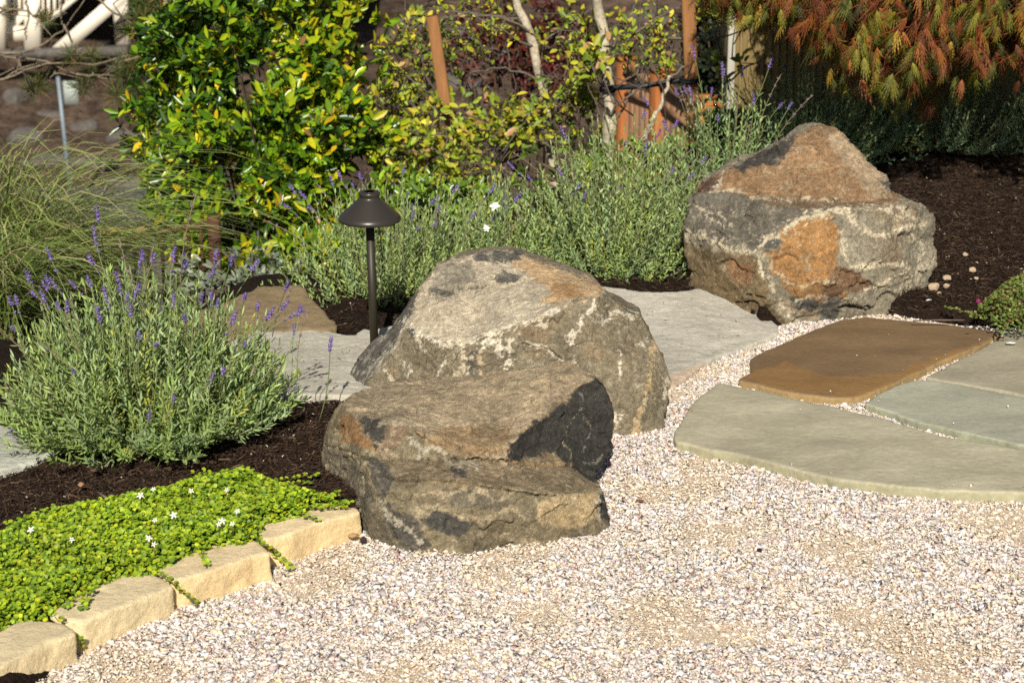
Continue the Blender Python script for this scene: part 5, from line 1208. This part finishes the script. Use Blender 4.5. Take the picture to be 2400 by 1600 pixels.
for a, t_, b_ in ((2, -40, 115), (78, -20, 122)):
    m = MB(); wbox(m, (a, t_), (a + 1, b_), YH - .08, .34 if a > 50 else .22, .3); m.build("newel_post", M['housewhite'], e)
for i in range(9):
    a = 100 + i * 14; y0 = 62 - (a - 100) * .857; m = MB(); wbox(m, (a, y0), (a, y0 - 66), YH, .06, .06); m.build("baluster", M['housewhite'], e)
for a in (22, 34, 46, 58):
    m = MB(); wbox(m, (a, 72 - (a - 20)), (a, -30), YH + .6, .06, .06); m.build("baluster", M['housewhite'], e)
m = MB(); m.box(PY(35, 78, YH + .5), (.5, .3, .32)); m.build("stair_tread", M['housewhite'], e)
e = empty("far_house", (hb[0] + 3, YH + 3, hb[2])); tag(e, "far house with a dark under porch and white posts at the upper left", "house")
c = PY(250, 40, YH + 3.2); m = MB(); m.box((c[0] + 1.0, YH + 4.4, c[2]), (9.5, 3.0, 3.4)); m.build("under_porch", M['dark'], e)
for a, y0, wd in ((290, 104, .33), (408, 72, .33)):
    q = PY(a, y0, YH + 1.0); m = MB(); m.box((q[0], YH + 1.0, q[2] + 1.1), (wd, wd, 2.2), bev=.02); m.build("porch_post", M['housewhite'], e)
m = MB(); q = PY(250, -60, YH + 2.4); m.box((q[0] + 1, YH + 2.4, q[2] + .6), (10, 3.6, 1.0)); m.build("porch_deck", M['housewhite'], e)
m = MB(); wbox(m, (-60, 128), (300, 118), YH - .2, .18, .5); o = m.build("kerb_wall", M['greystone']); tag(o, "grey low kerb in front of the white staircase", "kerb")
# rocks on the far bank
def boulder_small(name, label, c, R, seed, mat, cat="rock", group=None, col=None):
    import bmesh
    bm = bmesh.new(); bmesh.ops.create_icosphere(bm, subdivisions=3, radius=1); V = np.array([v.co[:] for v in bm.verts]); F = np.array([[v.index for v in f.verts] for f in bm.faces]); bm.free()
    rs = np.random.RandomState(seed)
    for _ in range(9):
        n_ = rdir(rs, 1)[0]; d_ = rs.uniform(.62, .9); k = V @ n_; V = V - np.maximum(k - d_, 0)[:, None] * n_
    V = V * (1 + .10 * fbm(V, 1.6, 3, seed))[:, None] * np.array(R)
    o = mesh(name, V + np.array(c), F, mat, col=(np.tile(col, (len(V), 1)) * (1 + .2 * fbm(V / np.array(R), 2, 2, seed))[:, None]) if col is not None else None, smooth=True); tag(o, label, cat, group); return o
rs = np.random.RandomState(200)
FR = [((110,385),.9,"left"), ((225,395),1.0,""), ((300,430),.8,""), ((60,330),.8,""), ((290,330),.7,""), ((200,300),.6,""), ((335,390),.6,""), ((120,275),.7,""), ((1060,200),1.0,""), ((1120,215),.8,""), ((1030,330),.7,""), ((950,60),.8,""), ((1090,90),.9,""), ((1160,130),.6,""), ((1500,40),.8,""), ((1560,60),.6,""), ((240,250),.6,""), ((40,230),.8,""), ((1000,250),.7,"")]
def hill_hit(px, py):
    r = ray(px, py); r = r / r[1]
    for Y in np.arange(39, 90, .25):
        if CAMZ + r[2] * Y < float(far_z(np.array([r[0] * Y]), np.array([Y]))[0]): return np.array([r[0] * Y, Y, CAMZ + r[2] * Y])
    return np.array([r[0] * 60, 60, CAMZ + r[2] * 60])
for i, ((a, b_), s_, _) in enumerate(FR):
    c = hill_hit(a, b_); boulder_small("bank_rock", "rough grey rock resting on the brown bank across the street", c, (.55 * s_ * rs.uniform(.7, 1.3), .4 * s_, .30 * s_ * rs.uniform(.8, 1.3)), 300 + i, M['greystone'], group="rocks on the brown bank across the street")

# ------------------------------------------------------------------ pine boughs at the upper left
def pine():
    rs = np.random.RandomState(131); root = PY(-350, 160, 10.5); e = empty("pine_tree", (root[0], 10.5, float(terr(root[0], 10.5)))); tag(e, "sparse pine with bare grey boughs and needle tufts at the upper left", "tree")
    t_ = MB(); tr = np.array([root[0], 10.5, 0]); t_.tube([tr + [0, 0, float(terr(root[0], 10.5)) - .1], tr + [0, 0, 0], tr + [.05, 0, 1.4]], [.07, .055, .03], (.16,.12,.09), seg=10); t_.build("trunk", M['bark'], e, smooth=True)
    b = MB(); n_ = MB()
    boughs = [[(-350,120),(0,132),(100,142),(180,175),(280,190)], [(-350,260),(0,190),(60,165),(120,145),(220,150),(300,130),(380,115)], [(180,175),(240,180),(270,165),(275,140)], [(-100,100),(30,130),(90,110),(150,70),(200,0)],
              [(280,145),(340,128),(400,110),(430,90)], [(-100,200),(0,190),(50,160),(40,130)], [(220,-10),(260,25),(300,50),(370,85),(400,115)], [(60,0),(70,40),(60,70),(60,95)], [(330,330),(420,285),(480,270)], [(200,370),(280,340),(330,335)], [(100,142),(130,165),(115,190)], [(0,20),(60,25),(90,40)], [(145,-10),(140,35),(150,70)]]
    for bo in boughs:
        q = np.array([PY(x, y, 10.3 + .2 * rs.rand()) for x, y in bo]); d = np.linspace(0, 1, len(q)); tt = np.linspace(0, 1, 16); qq = np.stack([np.interp(tt, d, q[:, k]) for k in range(3)], 1) + .003 * rs.normal(size=(16, 3))
        b.tube(qq, .0075 - .005 * tt, (.22,.18,.12), seg=6)
        for s in range(2):
            a = qq[rs.randint(3, 16)]; b.tube([a, a + rs.normal(0, .05, 3), a + rs.normal(0, .10, 3)], [.006, .004, .002], (.22,.18,.13), seg=4)
    tufts = [(100,45,.8),(110,50,.8),(90,205,1.2),(75,210,1.),(215,180,1),(290,170,1.2),(300,200,1.4),(320,185,1.3),(330,215,1.2),(170,135,1),(215,135,1),(190,205,1),(330,40,1),(300,75,.9),(345,150,1.3),(420,20,1.4),(480,30,1.4),(540,10,1.3),(360,70,1.2),(450,60,1.2),(20,30,.6),(270,225,1.1),(390,40,1.3),(500,60,1)]
    tufts += [(rs.uniform(300, 600), rs.uniform(-30, 340), rs.uniform(.9, 1.5)) for _ in range(34)]
    for (x, y, s) in tufts:
        c = PY(x, y, 10.3 + .3 * rs.rand()); k = 130; D = rdir(rs, k); D[:, 2] += .35; L = .10 * s * (.6 + .5 * rs.rand(k))
        cc = np.array([(.06,.09,.02), (.10,.13,.03), (.30,.16,.05)])[rs.choice(3, k, p=[.5, .35, .15])]
        scatter(n_, NARROW, NARROW_F, np.tile(c, (k, 1)) + .02 * rdir(rs, k), D, rdir(rs, k), np.stack([L, .003 + 0 * L, L * .3], 1), cc)
    b.build("boughs", M['bark'], e); n_.build("needles", M['leaf'], e)
pine()

# ------------------------------------------------------------------ small things
gp = "pale stones lying in the bark mulch"
for i, (a, b_, r, lb) in enumerate([(2189,673,.020,"largest pale stone in the mulch beside the peaked boulder"), (2219,652,.014,"flat pale stone touching the largest one from above"), (2219,670,.011,"small pale stone right of the largest one"), (2279,633,.013,"round pale stone alone in the mulch"), (2263,596,.010,"small pale stone above the round one"), (2201,688,.008,"tiny pale stone just below the largest one"), (2288,652,.008,"small half buried pale stone under the round one")]):
    boulder_small("pebble", lb, PZ(a, b_, .066), (r, r * .8, r * .75), 400 + i, M['edging'], "stone", gp, (.46,.35,.23))
def chip(name, label, cat, pxy, z, dims, colr, rz=0., seed=0):
    c = PZ(*pxy, z); rs = np.random.RandomState(seed); a = np.linspace(0, 6.283, 11)[:-1]; L, Wd, H = dims
    V = [[0, 0, H]]; 
    for k, t_ in enumerate(a): V.append([L * math.cos(t_) * (1 + .12 * rs.normal()), Wd * math.sin(t_) * (1 + .12 * rs.normal()), H * .5 * rs.rand()])
    for k, t_ in enumerate(a): V.append([V[k + 1][0] * .97, V[k + 1][1] * .97, V[k + 1][2] - .0015])
    V.append([0, 0, H - .0015]); F = [[0, 1 + k, 1 + (k + 1) % 10] for k in range(10)] + [[21, 11 + (k + 1) % 10, 11 + k] for k in range(10)]
    for k in range(10): j = (k + 1) % 10; F += [[1 + k, 11 + k, 11 + j], [1 + k, 11 + j, 1 + j]]
    V = np.array(V); ca, sa = math.cos(rz), math.sin(rz); V = V @ np.array([[ca, sa, 0], [-sa, ca, 0], [0, 0, 1]]) + c
    o = mesh(name, V, np.array(F), M['petal'], col=np.tile(colr, (len(V), 1))); tag(o, label, cat)
chip("shell_piece", "white oval shell piece lying on the beige flagstone", "shell", (2369,803), .033, (.0135,.008,.003), (.8,.78,.74))
chip("shell_piece", "slender white sliver on the mulch below the pale stones", "shell", (2176,703), .07, (.010,.004,.003), (.8,.78,.76), .5, 1)
chip("shell_piece", "small white sliver at the back edge of the brown flagstone", "shell", (2275,766), .06, (.007,.003,.003), (.8,.76,.7), 0, 2)
chip("dry_leaf", "curled tan dry leaf beside the edging block and boulder", "leaf", (827,1256), .022, (.012,.006,.008), (.42,.27,.13), .1, 3)
chip("dry_leaf", "tan triangular dry leaf on the mulch below the lavender", "leaf", (190,1138), .075, (.008,.007,.010), (.36,.20,.12), .4, 4)
boulder_small("dark_pebble", "dark round pebble next to the curled dry leaf", PZ(851, 1266, .014), (.008,.008,.009), 420, M['rock'], "stone", None, (.05,.035,.03))
boulder_small("dark_pebble", "tiny dark seed pod lying in the open gravel", PZ(1780, 1288, .012), (.006,.004,.004), 421, M['rock'], "stone", None, (.04,.03,.025))
chip("dry_leaf", "small red brown leaf fragment on the gravel right of the stepped boulder", "leaf", (1500,1172), .014, (.009,.004,.003), (.22,.07,.035), -.2, 5)
chip("dry_leaf", "tiny orange leaf sliver on the front gravel", "leaf", (1220,1488), .014, (.006,.002,.003), (.35,.16,.03), .9, 6)
for nm, lb, pts, r in (("twig", "thin brown twig on the mulch behind the brown flagstone", [(2140,752,.045),(2190,750,.05),(2260,750,.048)], .0022),
                       ("twig", "grey twig standing by the green ground cover near the boulder", [(640,1190,.07),(655,1140,.10)], .003),
                       ("twig", "short dark twig on the mulch above the ground cover", [(228,1152,.07),(255,1170,.07)], .003)):
    m = MB(); m.tube([PZ(*p) for p in pts], r, (.16,.115,.09), seg=6); o = m.build(nm, M['bark']); tag(o, lb, "twig")
